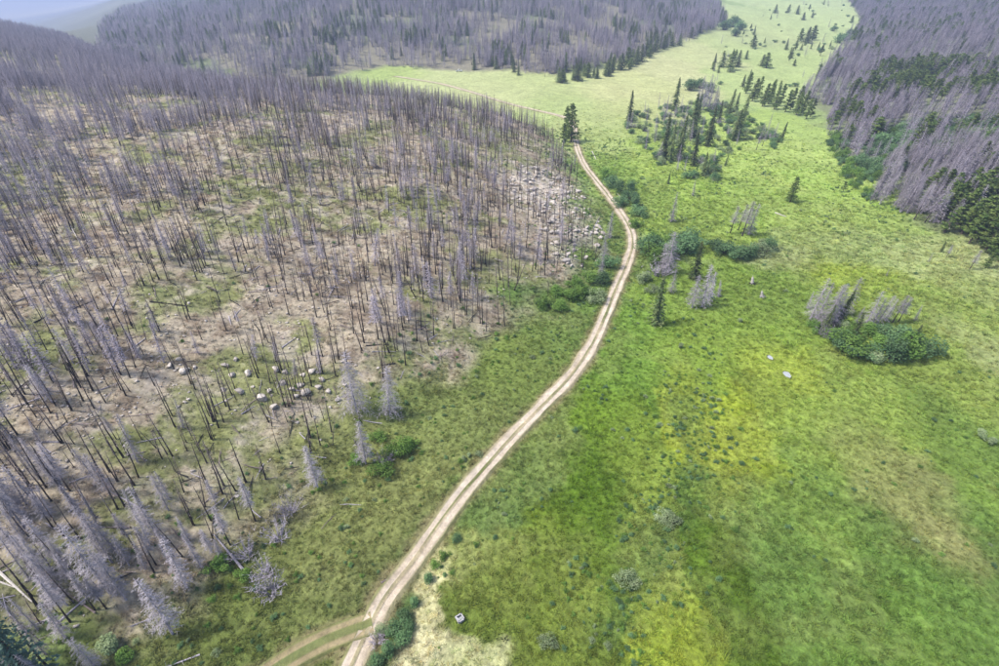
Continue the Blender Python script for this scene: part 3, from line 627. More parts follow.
# brush in the valley grove
def scatter(poly_px, dens, seed, minr=0.0, mod=None):
    P = march([a for a, b in poly_px], [b for a, b in poly_px], z_big)[:, :2]
    return scatter_w(P, dens, seed, mod)
def scatter_w(P, dens, seed, mod=None):
    g = np.random.default_rng(seed); P = np.asarray(P); lo = P.min(0); hi = P.max(0); n = int((hi-lo).prod()*dens)
    q = lo+(hi-lo)*g.random((n, 2)); q = q[inside(q[:, 0], q[:, 1], P)]
    if mod is not None: q = q[g.random(len(q)) < mod(q[:, 0], q[:, 1])]
    return q
GROVE = [(622, 128), (640, 108), (672, 108), (705, 96), (745, 112), (780, 138), (775, 150), (735, 150), (715, 185), (690, 182), (660, 166)]
q = scatter(GROVE, 0.034, 5)
z = z_final(q[:, 0], q[:, 1]); g = np.random.default_rng(3)
qu, qv, _ = project(np.c_[q, z])
for i in range(len(q)):
    part = ' in the '+('left' if qu[i] < 668 else 'middle' if qu[i] < 715 else 'right')+' part of the valley grove, '+('far side' if qv[i] < 125 else 'near side' if qv[i] > 150 else 'centre')
    k = g.choice(['willow', 'sage', 'twiggy', 'dead', 'fresh'], p=[.44, .26, .08, .14, .08])
    if k == 'dead': put('dead', g.integers(0, 3), (*q[i], z[i]), g.uniform(7, 12), 'grey dead conifer'+part, 'dead conifers in the valley grove')
    else: put(k, g.integers(0, 2), (*q[i], z[i]), g.uniform(1.8, 4.2), {'willow': 'dark green bush', 'sage': 'pale grey green bush', 'twiggy': 'bare grey dead bush', 'fresh': 'bright green bush'}[k]+part, 'undergrowth of the valley grove', fat=1.25)
for x, y, h, k in [(732, 27, 14, 'willow'), (740, 30, 12, 'willow'), (724, 30, 12, 'willow'), (735, 36, 10, 'willow'), (833, 31, 7, 'willow'), (838, 43, 12, 'willow'), (845, 41, 10, 'willow'), (849, 36, 9, 'willow'), (730, 72, 6, 'sage'), (690, 90, 14, 'willow'), (700, 88, 12, 'willow'), (710, 92, 12, 'willow')]:
    plant(k, 1, x, y, h, 'dark green bush on the far upper meadow' if k == 'willow' else 'pale bush below the far conifer clump', 'bushes on the far upper meadow', fat=1.3)

g = np.random.default_rng(44)
q = scatter([(700, 84), (716, 40), (760, 12), (800, 2), (862, 2), (848, 30), (826, 66), (796, 92), (745, 90)], 0.0042, 15, None, lambda x, y: sstep(.4, .62, fbm(x, y, 45, 3, 16))*(1-.75*sstep(650, 900, y))); z = z_final(q[:, 0], q[:, 1])
for i in range(len(q)):
    k = str(g.choice(['willow', 'sage', 'dead', 'spruce', 'pine'], p=[.3, .2, .22, .14, .14])); hh = g.uniform(5, 11) if k in ('dead', 'spruce', 'pine') else g.uniform(1.8, 4.5)
    qx = float(project(np.array((*q[i], z[i])))[0])
    put(k, int(g.integers(0, 2)), (*q[i], z[i]), hh, {'willow': 'dark green bush', 'sage': 'pale grey green bush', 'dead': 'grey dead conifer', 'spruce': 'slim dark spruce', 'pine': 'dark round pine'}[k]+' on the far valley meadow, '+('left side' if qx < 760 else 'middle' if qx < 815 else 'right side')+(', low' if hh < 3 else ''), 'plants scattered on the far valley meadow', fat=1.4)
# ------------------------------------------------------------------ the burnt forests: the nearest trees one by one, the rest as one mass per forest
STUFF = {}
def forest(name, P, dens, seed, kinds, hrange, label_fn, group, n_ind, stuff_label, mod=None, lean=0.0, fatr=(0.85, 1.15), cat='dead tree'):
    q = scatter_w(P, dens, seed, mod) if not isinstance(P, np.ndarray) or P.shape[1] == 2 and len(P) < 60 else P
    D, _ = near_line(q[:, 0], q[:, 1]); q = q[D > 3.2]
    g = np.random.default_rng(seed+1); z = z_final(q[:, 0], q[:, 1]); pos = np.c_[q, z]
    h = g.uniform(*hrange, len(q))*(0.75+0.5*fbm(q[:, 0], q[:, 1], 25, 2, seed))
    u, v, d = project(pos); ut, vt, _ = project(pos+np.c_[np.zeros(len(q)), np.zeros(len(q)), h])
    okf = (u > -70) & (u < 1070) & (v < 780) & (vt > -120)
    pos, h, u, v, d, ut, vt = [a[okf] for a in (pos, h, u, v, d, ut, vt)]
    rel = fbm(pos[:, 0], pos[:, 1], 22, 3, seed+2)
    tilt = np.c_[g.normal(0, .035, len(h)), g.normal(lean, .04, len(h))]*np.where(g.random(len(h)) < .08, 3.5, 1)[:, None]; fat = g.uniform(*fatr, len(h))
    kv = kinds(pos[:, 0], pos[:, 1], rel, g, u, v)
    h = np.where([k[0] == 'willow' for k in kv], h*.5, h)
    size = np.where((u > 0) & (u < 999) & (v > 5) & (v < 690), h/d, 0)
    order = np.argsort(-size); ind = set(order[:n_ind].tolist())
    for i in ind:
        k, va = kv[i]
        put(k, va, tuple(pos[i]), h[i], label_fn(k, va, pos[i], h[i], u[i], v[i]), group(k) if callable(group) else group, tilt=tuple(tilt[i]), fat=fat[i])
    rest = [i for i in range(len(h)) if i not in ind]
    if not rest: return
    S = STUFF.setdefault(name, dict(pos=[], rot=[], scl=[], kv=[], label=stuff_label, cat=cat))
    for i in rest:
        k, va = kv[i]; s = h[i]/UNIT.get(k, 10.)
        S['pos'].append(pos[i]); S['scl'].append((s*fat[i], s*fat[i], s)); S['kv'].append((k, va))
        S['rot'].append(tuple((Matrix.Rotation(tilt[i, 1], 3, 'Y') @ Matrix.Rotation(tilt[i, 0], 3, 'X') @ Matrix.Rotation(g.uniform(0, 6.28), 3, 'Z')).to_euler()))
def pick(g, n, opts, pr=None): return np.random.Generator.choice(g, opts, n, p=pr)
def hill_kind(x, y, rel, g, u, v):
    n = len(x); upper = sstep(230, 120, v)*sstep(330, 100, u)*0.75+0.48*sstep(470, 570, v)+0.55*sstep(120, 20, u)*sstep(330, 250, v)
    de = g.random(n) < np.clip(upper+(rel-.5)*1.2+0.17, 0.07, .92); a = pick(g, n, [0, 2, 3, 1, 3]); b = pick(g, n, [0, 1, 2, 3, 4], [.24, .27, .24, .05, .20])
    return [('silver' if v[i] > 400 else 'dead', int(a[i])) if de[i] else ('snag', int(b[i])) for i in range(n)]
def hill_label(k, va, p, h, u, v):
    if v > 520: w = 'behind the silver thicket at lower left'
    elif u < 130: w = 'on the slope near the left picture edge'
    elif 220 < u < 340 and 330 < v < 430: w = 'among the pale boulders at mid slope'
    elif u > 400: w = 'at the right slope foot above grass'
    elif v > 420: w = 'at the slope foot below the boulders'
    else: w = 'on the middle of the burnt slope'
    s = 'tall ' if h > 9.6 else 'short ' if h < 6.5 else ''
    return s+({0: 'bare black burnt pole', 1: 'burnt snag with short stubs', 2: 'charred slender snag', 3: 'broken off charred snag', 4: 'burnt snag with many brown stubs'}[va] if k == 'snag' else 'grey twiggy dead conifer')+' '+w
def hill_mod(x, y):
    d = poly_in(x, y, HILL); u, v, _ = project(np.c_[x, y, z_big(x, y)])
    dn = 0.60+0.12*sstep(250, 340, v)+0.3*sstep(260, 90, v)*sstep(520, 250, u)+0.30*sstep(150, 0, u)+0.25*sstep(150, 100, v)+0.08*sstep(520, 600, v)
    clump = np.clip((fbm(x, y, 14, 3, 91)-0.5)*4.5+.95, 0.12, 2.0)
    rock = 1-0.3*((u > 500) & (v > 165) & (v < 280))
    return np.clip(dn*clump*rock, 0, 1)*sstep(0, 9, d+(fbm(x, y, 10, 3, 92)-.5)*10)
forest('burnt_hillside_forest', HILL, 0.16, 101, hill_kind, (4.8, 10.8), hill_label, lambda k: 'burnt snags on the near slope' if k == 'snag' else 'grey dead conifers on the near slope', 300, 'mass of burnt grey and black dead trees covering the hillside', hill_mod)
def right_kind(x, y, rel, g, u, v):
    n = len(x); pine = 0.55*sstep(66, 76, v)*sstep(110, 96, v)*sstep(830, 870, u)*sstep(.38, .6, rel)*1.4+0.22*sstep(.55, .68, rel)+0.85*inside(u, v, [(930, 205), (1010, 185), (1070, 260), (1000, 275), (945, 245)])
    r = g.random(n); leafy = inside(u, v, [(846, 175), (880, 130), (960, 128), (1040, 128), (1040, 150), (915, 155), (885, 195), (880, 208), (860, 195)]) & (g.random(n) < np.where(u < 905, .85, .5)); iv = g.integers(0, 4, n); dv = pick(g, n, [0, 0, 1, 2, 3])
    return [('pine', int(iv[i]) % 2) if r[i] < pine[i] else ('willow', int(iv[i])) if leafy[i] else ('spruce', int(iv[i]) % 3) if r[i] > .985 else ('dead', int(dv[i])) for i in range(n)]
def right_label(k, va, p, h, u, v):
    w = 'at the right picture edge' if u > 940 else 'on the near rim of the right hand forest' if v > 150 else 'inside the right hand forest'
    return {'pine': 'olive green live pine ', 'willow': 'dark green leafy tree ', 'spruce': 'dark live spruce ', 'dead': ('tall ' if h > 13 else '')+'silver grey dead conifer '}[k]+w
forest('right_hand_forest', M3, 0.056, 202, right_kind, (9.5, 13.5), right_label, lambda k: {'pine': 'pines of the right hand forest', 'willow': 'leafy trees of the right hand forest', 'spruce': 'spruces of the right hand forest', 'dead': 'dead conifers of the right hand forest'}[k], 100, 'mass of grey dead conifers and green pines covering the right hand slopes', lambda x, y: np.clip((fbm(x, y, 28, 3, 93)-.5)*2.5+.75, .2, 1)*sstep(0, 5, poly_in(x, y, M3)-30*sstep(.42, .8, fbm(x, y, 34, 3, 53))*sstep(1200, 500, y)*sstep(240, 420, y))*np.where(np.hypot(x, y) > 1500, 0.35, 1), 0.11, (1.25, 1.8))
LEAFY = march([826, 850, 885, 930, 1010, 1040, 930, 905, 880, 865, 848], [143, 128, 130, 120, 112, 140, 150, 160, 192, 202, 182], z_big)[:, :2]
forest('right_hand_forest', LEAFY, .10, 505, lambda x, y, rel, g, u, v: [('willow' if q < .8 else 'fresh', int(i) % 3) for q, i in zip(g.random(len(x)), g.integers(0, 4, len(x)))], (3.2, 6.0), lambda k, va, p, h, u, v: ('dark' if k == 'willow' else 'bright')+' green leafy tree in the thicket '+('rimming the meadow' if u < 900 else 'behind the silver dead stand' if u < 960 else 'at the right picture edge'), lambda k: 'leafy trees of the right hand forest', 150, '', None, .05, (.9, 1.3))
STAND = march([866, 880, 910, 960, 1030, 1045, 960, 925, 895], [200, 168, 152, 142, 128, 200, 208, 216, 212], z_big)[:, :2]
forest('right_hand_forest', STAND, .05, 606, lambda x, y, rel, g, u, v: [('silver', int(i)) for i in g.choice([0, 1, 2, 0], len(x))], (9.5, 14), lambda k, va, p, h, u, v: ('tall ' if h > 12.5 else 'short ' if h < 10 else '')+'silver dead conifer in the leaning stand above the meadow rim, '+('left end' if u < 905 else 'middle' if u < 950 else 'right end'), 'dead conifers of the leaning stand', 70, '', None, .12, (1.2, 1.6))
def far_kind(x, y, rel, g, u, v):
    n = len(x); sp = g.random(n) < 0.02+0.5*sstep(.62, .72, rel); iv = g.integers(0, 3, n); dv = pick(g, n, [0, 2, 3, 0, 1])
    return [('spruce', int(iv[i])) if sp[i] else ('dead', int(dv[i])) for i in range(n)]
forest('far_burnt_forest', M1, 0.05, 303, far_kind, (8, 14), lambda k, va, p, h, u, v: ('grey dead conifer' if k == 'dead' else 'dark green live spruce')+' on the near edge of the far burnt forest', lambda k: 'dead conifers at the far forest edge' if k == 'dead' else 'live spruces at the far forest edge', 20, 'mass of lavender grey dead conifers covering the far mountainside', lambda x, y: np.clip((fbm(x, y, 40, 4, 94)-.5)*4+.75, .15, 1)*sstep(0, 12, poly_in(x, y, M1))*np.where(np.hypot(x, y) > 1300, 0.3, 1), 0.0, (1.1, 1.5))

def gn_stuff(name, pos, rot, scl, idx, protos, label, cat, colour=None):
    me = bpy.data.meshes.new(name); me.from_pydata([tuple(p) for p in pos], [], [])
    for nm, ty, arr, key in (('rot', 'FLOAT_VECTOR', rot, 'vector'), ('scl', 'FLOAT_VECTOR', scl, 'vector'), ('pick', 'INT', idx, 'value')):
        a = me.attributes.new(nm, ty, 'POINT'); a.data.foreach_set(key, np.asarray(arr, np.int32 if ty == 'INT' else np.float32).ravel())
    if colour is not None:
        a = me.attributes.new('tcol', 'FLOAT_COLOR', 'POINT'); a.data.foreach_set('color', np.c_[colour, np.ones(len(colour))].astype(np.float32).ravel())
    o = link(name, me); tag(o, label, cat, None, 'stuff')
    ng = bpy.data.node_groups.new(name, 'GeometryNodeTree'); ng.interface.new_socket('Geometry', in_out='INPUT', socket_type='NodeSocketGeometry'); ng.interface.new_socket('Geometry', in_out='OUTPUT', socket_type='NodeSocketGeometry')
    nn = ng.nodes; L = ng.links.new
    gi = nn.new('NodeGroupInput'); go = nn.new('NodeGroupOutput'); iop = nn.new('GeometryNodeInstanceOnPoints'); g2i = nn.new('GeometryNodeGeometryToInstance')
    joins = []
    for pr in protos:
        jn = nn.new('GeometryNodeJoinGeometry')
        for ob in pr:
            oi = nn.new('GeometryNodeObjectInfo'); oi.transform_space = 'ORIGINAL'; oi.inputs['Object'].default_value = ob; L(oi.outputs['Geometry'], jn.inputs[0])
        joins.append(jn)
    for jn in reversed(joins): L(jn.outputs[0], g2i.inputs[0])
    def named(nm, ty):
        a = nn.new('GeometryNodeInputNamedAttribute'); a.data_type = ty; a.inputs['Name'].default_value = nm; return a.outputs['Attribute']
    m2p = nn.new('GeometryNodeMeshToPoints'); L(gi.outputs[0], m2p.inputs[0]); L(m2p.outputs[0], iop.inputs['Points']); L(g2i.outputs[0], iop.inputs['Instance'])
    iop.inputs['Pick Instance'].default_value = True
    L(named('pick', 'INT'), iop.inputs['Instance Index'])
    e2r = nn.new('FunctionNodeEulerToRotation'); L(named('rot', 'FLOAT_VECTOR'), e2r.inputs[0]); L(e2r.outputs[0], iop.inputs['Rotation'])
    L(named('scl', 'FLOAT_VECTOR'), iop.inputs['Scale']); L(iop.outputs[0], go.inputs[0])
    md = o.modifiers.new('scatter', 'NODES'); md.node_group = ng; return o
for nm, S in STUFF.items():
    keys = sorted(set(S['kv'])); keys = [k for k in keys if k in PROTO]
    ix = {k: i for i, k in enumerate(keys)}; sub = [i for i, k in enumerate(S['kv']) if k in ix]
    gn_stuff(nm, [S['pos'][i] for i in sub], [S['rot'][i] for i in sub], [S['scl'][i] for i in sub], [ix[S['kv'][i]] for i in sub], [PROTO[k] for k in keys], S['label'], 'forest')

# ------------------------------------------------------------------ rocks
def rock_mesh(seed):
    bm = bmesh.new(); bmesh.ops.create_icosphere(bm, subdivisions=2, radius=0.5); r = random.Random(seed)
    sx, sy, sz = r.uniform(.8, 1.3), r.uniform(.7, 1.05), r.uniform(.5, .75); cuts = [(Vector((r.gauss(0, 1), r.gauss(0, 1), r.gauss(.3, .8))).normalized(), r.uniform(.2, .38)) for _ in range(9)]
    for v in bm.verts:
        for n_, d_ in cuts:
            e = v.co.dot(n_)-d_
            if e > 0: v.co -= n_*e*0.96
        v.co += Vector((r.uniform(-.02, .02) for _ in range(3))); v.co = Vector((v.co.x*sx, v.co.y*sy, v.co.z*sz+.18))
    me = bpy.data.meshes.new('boulder'); bm.to_mesh(me); bm.free(); me.materials.append(M['granite']); return me
ROCKS = [rock_mesh(40+i) for i in range(7)]
BRX = [(232, 376, 10), (240, 392, 14), (248, 374, 11), (262, 400, 16), (275, 408, 13), (283, 384, 10), (292, 390, 10), (300, 386, 11), (296, 397, 8), (307, 393, 14), (318, 388, 9), (322, 380, 10), (276, 370, 12), (285, 373, 10), (184, 372, 12), (178, 360, 9), (170, 366, 10), (195, 368, 8), (225, 366, 9), (236, 360, 8), (312, 372, 10), (303, 376, 8), (328, 392, 9), (270, 392, 8), (222, 390, 8)]
for i, (x, y, w) in enumerate(BRX):
    p = ground_at(x, y); s = w*project(p)[2]/FPX; o = link('boulder', R.choice(ROCKS)); o.location = (p[0], p[1], p[2]-.04*s); o.scale = (s, s*R.uniform(.8, 1.1), s*R.uniform(.8, 1.1)); o.rotation_euler = (0, 0, R.uniform(0, 6.28))
    tag(o, ('large ' if w > 11 else 'small ' if w < 9 else '')+('pale granite boulder in the left cluster of the burnt slope' if x < 215 else 'pale granite boulder in the boulder band at mid slope'), 'boulder', 'boulders at mid slope')
q = scatter([(495, 172), (530, 165), (560, 175), (590, 200), (603, 230), (598, 268), (572, 268), (548, 255), (540, 225), (515, 200)], 0.13, 66); g = np.random.default_rng(8); z = z_final(q[:, 0], q[:, 1])
for i in range(min(len(q), 270)):
    s = g.uniform(.8, 2.6)*g.uniform(.6, 1.2); o = link('boulder', ROCKS[g.integers(0, 7)]); o.location = (*q[i], z[i]+.02*s); o.scale = (s*1.25, s*1.25, s*g.uniform(.7, 1.3)); o.rotation_euler = (0, 0, g.uniform(0, 6.28))
    ru, rv_, _ = project(np.array(o.location))
    tag(o, ('large ' if s > 2 else 'small ' if s < 1.1 else '')+'pale angular rock on the '+('upper' if rv_ < 195 else 'lower' if rv_ > 235 else 'middle')+(' left' if ru < 550 else ' right')+' part of the bluff', 'rock', 'rocks of the bluff beside the track')
def hmod(x, y): return np.clip((fbm(x, y, 12, 4, 95)-.42)*3.2, .08, 1)*sstep(2, 14, poly_in(x, y, HILL))
q = scatter_w(np.array(HILL), 0.8, 77, lambda x, y: hmod(x, y)*(np.hypot(x, y) < 330)); u, v, d = project(np.c_[q, z_big(q[:, 0], q[:, 1])]); q = q[(u > -60) & (u < 1060) & (v < 740)]
g = np.random.default_rng(9); s = 0.25+0.8*g.random(len(q))**3
st = [link('boulder', me) for me in ROCKS[:3]]
for i, (o, x, y) in enumerate(zip(st, (338, 345, 330), (400, 386, 408))):
    p = ground_at(x, y); o.location = p; o.scale = (1.5-.2*i,)*3; tag(o, 'small pale boulder at the right end of the boulder band', 'boulder', 'boulders at the right end of the band')
gn_stuff('scattered_stones', np.c_[q, z_final(q[:, 0], q[:, 1])-.04], np.c_[np.zeros((len(q), 2)), g.uniform(0, 6.28, len(q))], np.c_[s, s, s*.8], g.integers(0, 3, len(q)), [(o,) for o in st], 'pale stones strewn over the burnt slope', 'stones')

# ------------------------------------------------------------------ fallen logs
def log(px0, py0, px1, py1, r, mt, label, group=None):
    a = ground_at(px0, py0); b = ground_at(px1, py1); n = 7; base = Vector(a); mb = MB(); pts = []
    for i in range(n):
        t = i/(n-1); x = a[0]*(1-t)+b[0]*t; y = a[1]*(1-t)+b[1]*t; pts.append((x, y, a[2]*(1-t)+b[2]*t))
    gz = z_final(np.array([p[0] for p in pts]), np.array([p[1] for p in pts])); off = max(max(gz[i]-pts[i][2] for i in range(n)), 0)*0.6+r*.6
    pts = [Vector((p[0], p[1], p[2]+off))-base for p in pts]
    mb.tube(pts, [r*(1-.65*i/(n-1)) for i in range(n)], 6)
    o = link('fallen_log', mb.mesh('fallen_log', M[mt])); o.location = base
    st_ = MB()
    for k in range(10):
        t = R.uniform(.35, .98); c = pts[0].lerp(pts[-1], t); st_.spike(c, c+Vector((R.uniform(-.7, .7), R.uniform(-.7, .7), R.uniform(0, .6))), .03)
    link('branch_stubs', st_.mesh('branch_stubs', M[mt]), o)['kind'] = 'stuff'
    return tag(o, label, 'log', group)
log(0, 573, 33, 603, .22, 'bleached_wood', 'long bleached white log at the left picture edge'); log(-6, 580, 15, 588, .16, 'bleached_wood', 'short bleached log beside the long one at the left edge')
log(131, 528, 94, 528, .16, 'brown_twig', 'brown fallen log lying level behind the silver thicket'); log(54, 627, 108, 580, .17, 'grey_wood', 'grey fallen log crossing another in the lower left'); log(96, 614, 62, 590, .14, 'brown_twig', 'brown fallen log crossed by a grey one in the lower left')
log(44, 623, 14, 612, .11, 'brown_twig', 'thin brown fallen log near the blue green spruce'); log(243, 570, 214, 535, .22, 'grey_wood', 'grey fallen log pointing up the slope at its lower foot'); log(150, 620, 130, 627, .14, 'grey_wood', 'short grey log under the bushy silver conifer'); log(200, 655, 165, 668, .12, 'grey_wood', 'twiggy grey fallen top at the bottom edge')
log(381, 582, 392, 577, .16, 'brown_twig', 'short dark log on the left rim of the near track'); log(366, 346, 389, 345, .14, 'charcoal', 'charred log lying level on the slope, upper of two'); log(372, 352, 396, 352, .12, 'grey_wood', 'grey log lying level on the slope, lower of two')
log(282, 348, 296, 338, .16, 'grey_wood', 'pale fallen log above the boulder band'); log(112, 310, 121, 291, .18, 'grey_wood', 'pale grey log leaning uphill on the left slope'); log(34, 323, 46, 317, .16, 'charcoal', 'charred log on the far left slope'); log(66, 198+20, 84, 250, .14, 'bleached_wood', 'pale thin log in the grey stand at upper left'); log(72, 254, 92, 240, .14, 'grey_wood', 'grey thin log crossing under the upper left stand'); log(150, 302, 192, 307, .16, 'charcoal', 'charred log lying across the left slope'); log(146, 512, 110, 492, .16, 'grey_wood', 'long grey log on the slope above the silver thicket'); log(70, 512, 82, 502, .14, 'grey_wood', 'short grey log on the lower left slope')
log(590, 236, 600, 216, .2, 'grey_wood', 'grey log leaning down the rocky bluff'); log(592, 152, 596, 160, .3, 'bleached_wood', 'bleached log on the grass right of the upper track bend'); log(624, 201, 617, 193, .2, 'bleached_wood', 'bleached log among bushes right of the winding track'); log(775, 213, 786, 217, .25, 'bleached_wood', 'pale weathered log on the meadow below the lone pine')
g = np.random.default_rng(12); wl = ['mid', 'upper', 'left', 'right']
for i in range(34):
    x = g.uniform(20, 500); y = g.uniform(200, 470)
    if 380-0.9*(x-380)+60 < y and x > 250: continue
    a = g.uniform(0, 6.28); L = g.uniform(12, 30)
    log(x, y, x+L*math.cos(a), y+L*.5*math.sin(a), g.uniform(.09, .16), str(g.choice(['grey_wood', 'brown_twig', 'charcoal', 'grey_wood'])), 'thin fallen log lying between the snags of the burnt slope', 'thin fallen logs on the burnt slope')

# ------------------------------------------------------------------ stumps, pools, spring box, pickup
def stump(px, py, hpx, dark, label):
    p = ground_at(px, py); h = hpx/px_per_m(p); o = empty('broken_stump', p, (0, R.uniform(.1, .3), R.uniform(0, 6)))
    mb = MB(); mb.tube([(0, 0, -.3), (0.03, 0, h*.35), (.1, .04, h*.7)], [h*.2, h*.15, h*.11], 7); mb.spike((.1, .04, h*.68), (.16, .1, h), h*.07, 4); mb.spike((.06, 0, h*.65), (.02, -.1, h*.9), h*.05, 4)
    link('trunk', mb.mesh('trunk', M['bleached_wood']), o); rt = MB()
    for k in range(7): a = k*.9; rt.spike((0, 0, h*.16), (math.cos(a)*h*.5, math.sin(a)*h*.5, .02+.1*(k % 2)), h*.1, 4)
    link('roots', rt.mesh('roots', M['charcoal' if dark else 'grey_wood']), o)['kind'] = 'stuff'; tag(o, label, 'stump')
stump(752, 284, 9, True, 'pale broken stump with charred roots on the mid meadow'); stump(762, 297, 8, False, 'pale grey broken stump just below the charred one')
def pool(px, py, wpx, label):
    p = ground_at(px, py); w = wpx*project(p)[2]/FPX; mb = MB(); n = 18; rim = MB(); zz = float(z_final(p[0:1]+np.array([0.]), p[1:2])[0])+.16
    ring = [(math.cos(k/n*6.283)*w/2*R.uniform(.85, 1.1), math.sin(k/n*6.283)*w*.8*R.uniform(.85, 1.1), 0) for k in range(n)]
    mb.v = [Vector(v) for v in ring]; mb.f = [tuple(range(n))]; o = link('meadow_pool', mb.mesh('meadow_pool', M['water'])); o.location = (p[0], p[1], zz); tag(o, label, 'pool')
    for k in range(n):
        a = Vector(ring[k]); b_ = Vector(ring[(k+1) % n]); q0 = len(rim.v); rim.v += [a*.97, b_*.97, b_*1.12+Vector((0, 0, .12)), a*1.12+Vector((0, 0, .12)), b_*1.6-Vector((0, 0, .5)), a*1.6-Vector((0, 0, .5))]
        rim.f += [(q0, q0+1, q0+2, q0+3), (q0+3, q0+2, q0+4, q0+5)]
    link('mud_rim', rim.mesh('mud_rim', M['bank']), o)
m, nt, b = mat('bank'); n_ = noise(nt, objc(nt), 2.0); nt.links.new(ramp(nt, n_, [(.35, (.09, .10, .03)), (.65, (.19, .24, .05))]), b.inputs['Base Color']); M['bank'] = m
pool(770, 358, 5, 'tiny oval pool in the yellow green meadow, upper of two'); pool(787, 375, 7, 'tiny oval pool in the yellow green meadow, lower of two')
p = ground_at(460, 620); o = empty('spring_box', p, (0, 0, .6), (.78, .78, .78)); tag(o, 'small weathered wooden spring box with open top in the near grass', 'box')
for k in range(4):
    a = k*math.pi/2; rot = Matrix.Rotation(a, 3, 'Z')
    mb = MB(); mb.box(rot @ Vector((0, .55, .3)), (1.2, .09, .75), rot); link('side_board', mb.mesh('side_board', M['weathered_board']), o)
    mb = MB(); mb.box(rot @ Vector((.0, .58, .70)), (1.38, .2, .05), rot); link('rim_board', mb.mesh('rim_board', M['weathered_board']), o)
    mb = MB(); mb.box(rot @ Vector((.48, .48, .3)), (.1, .1, .7), rot); link('corner_post', mb.mesh('corner_post', M['weathered_board']), o)
mb = MB(); mb.box((0, 0, .22), (1.0, 1.0, .04)); link('water_surface', mb.mesh('water_surface', M['water']), o)
mb = MB(); mb.box((-.42, .1, .745), (.2, 1.1, .03), Matrix.Rotation(.3, 3, 'Z')); link('loose_board', mb.mesh('loose_board', M['weathered_board']), o)

p = ground_at(459, 71.5); o = empty('pickup_truck', (p[0], p[1], p[2]+.02), (0, 0, math.radians(12))); tag(o, 'white pickup truck parked at the edge of the far burnt forest', 'pickup truck')
def prism(name, prof, y0, y1, m, par, bev=.04):
    bm = bmesh.new(); lo = [bm.verts.new((x, y0, z_)) for x, z_ in prof]; hi = [bm.verts.new((x, y1, z_)) for x, z_ in prof]; n = len(prof)
    bm.faces.new(lo); bm.faces.new(hi[::-1])
    for i in range(n): bm.faces.new((lo[i], hi[i], hi[(i+1) % n], lo[(i+1) % n]))
    bmesh.ops.recalc_face_normals(bm, faces=bm.faces); bmesh.ops.bevel(bm, geom=list(bm.edges), offset=bev, segments=2, affect='EDGES')
    me = bpy.data.meshes.new(name); bm.to_mesh(me); bm.free(); me.materials.append(M[m]); return link(name, me, par)
body = prism('body', [(-2.8, .55), (-2.8, 1.15), (-.9, 1.18), (.9, 1.2), (2.5, 1.12), (2.8, .95), (2.8, .5)], -.95, .95, 'white_paint', o)
cab = prism('cab', [(-.95, 1.18), (-.8, 1.85), (.65, 1.88), (1.25, 1.2)], -.86, .86, 'white_paint', o)
for sgn in (-1, 1):
    mb = MB(); q0 = [(-.75, 1.25), (-.66, 1.72), (.0, 1.74), (.0, 1.25)]; mb.v = [Vector((x, sgn*.872, z_)) for x, z_ in q0]; mb.f = [(0, 1, 2, 3)]; link('side_window', mb.mesh('side_window', M['dark_glass']), cab)
    mb = MB(); q0 = [(.08, 1.25), (.08, 1.74), (.58, 1.74), (1.02, 1.25)]; mb.v = [Vector((x, sgn*.872, z_)) for x, z_ in q0]; mb.f = [(0, 1, 2, 3)]; link('side_window', mb.mesh('side_window', M['dark_glass']), cab)
    mb = MB(); mb.box((2.79, sgn*.7, .88), (.06, .35, .18)); link('headlight', mb.mesh('headlight', M['steel']), o)
    mb = MB(); mb.box((-2.79, sgn*.8, .9), (.06, .18, .3)); link('tail_light', mb.mesh('tail_light', M['tail_red']), o)
    for x in (-1.75, 1.8):
        w = empty('wheel', (x, sgn*.86, .38)); w.parent = o
        mb = MB(); mb.tube([(0, -.12, 0), (0, .12, 0)], [.38, .38], 18); link('tyre', mb.mesh('tyre', M['rubber']), w)
        mb = MB(); mb.tube([(0, -.13, 0), (0, .13, 0)], [.22, .22], 14); link('rim', mb.mesh('rim', M['steel']), w)
mb = MB(); mb.v = [Vector(v) for v in ((.72, -.75, 1.84), (.72, .75, 1.84), (1.22, .78, 1.26), (1.22, -.78, 1.26))]; mb.f = [(0, 1, 2, 3)]; link('windscreen', mb.mesh('windscreen', M['dark_glass']), cab)
mb = MB(); mb.box((-1.85, 0, 1.19), (1.7, 1.6, .03)); link('cargo_bed', mb.mesh('cargo_bed', M['charcoal']), o)
for x in (-2.86, 2.86): mb = MB(); mb.box((x, 0, .55), (.14, 1.8, .2)); link('bumper', mb.mesh('bumper', M['steel']), o)

# ------------------------------------------------------------------ grass and low regrowth
def tuft_mesh(name, n, spread, hgt, wid, seed):
    r = random.Random(seed); mb = MB()
    for i in range(n):
        a = r.uniform(0, 6.28); q = r.uniform(0, spread); b0 = Vector((math.cos(a)*q, math.sin(a)*q, -.08)); a2 = r.uniform(0, 6.28); le = r.uniform(.4, 1.5); h = hgt*r.uniform(.6, 1.2)
        w = Vector((-math.sin(a2), math.cos(a2), 0))*wid*r.uniform(.6, 1.4); e = b0+Vector((math.cos(a2)*le*h, math.sin(a2)*le*h, h)); mb.tri(b0-w, b0+w, e)
    return mb.mesh(name, M['grass_blade'])
first = []
for i, (n, sp, hg, wd) in enumerate([(18, .36, .3, .06), (22, .45, .22, .07), (16, .28, .48, .05)]):
    ob = link('grass_tuft', tuft_mesh('grass_tuft', n, sp, hg, wd, i)); p = ground_at([520, 540, 505][i], [560, 600, 640][i]); ob.location = p; first.append(ob)
    tag(ob, ['grass tuft', 'broad grass tuft', 'tall grass tuft'][i]+' in the near wet meadow', 'grass', 'grass tufts of the near meadow')
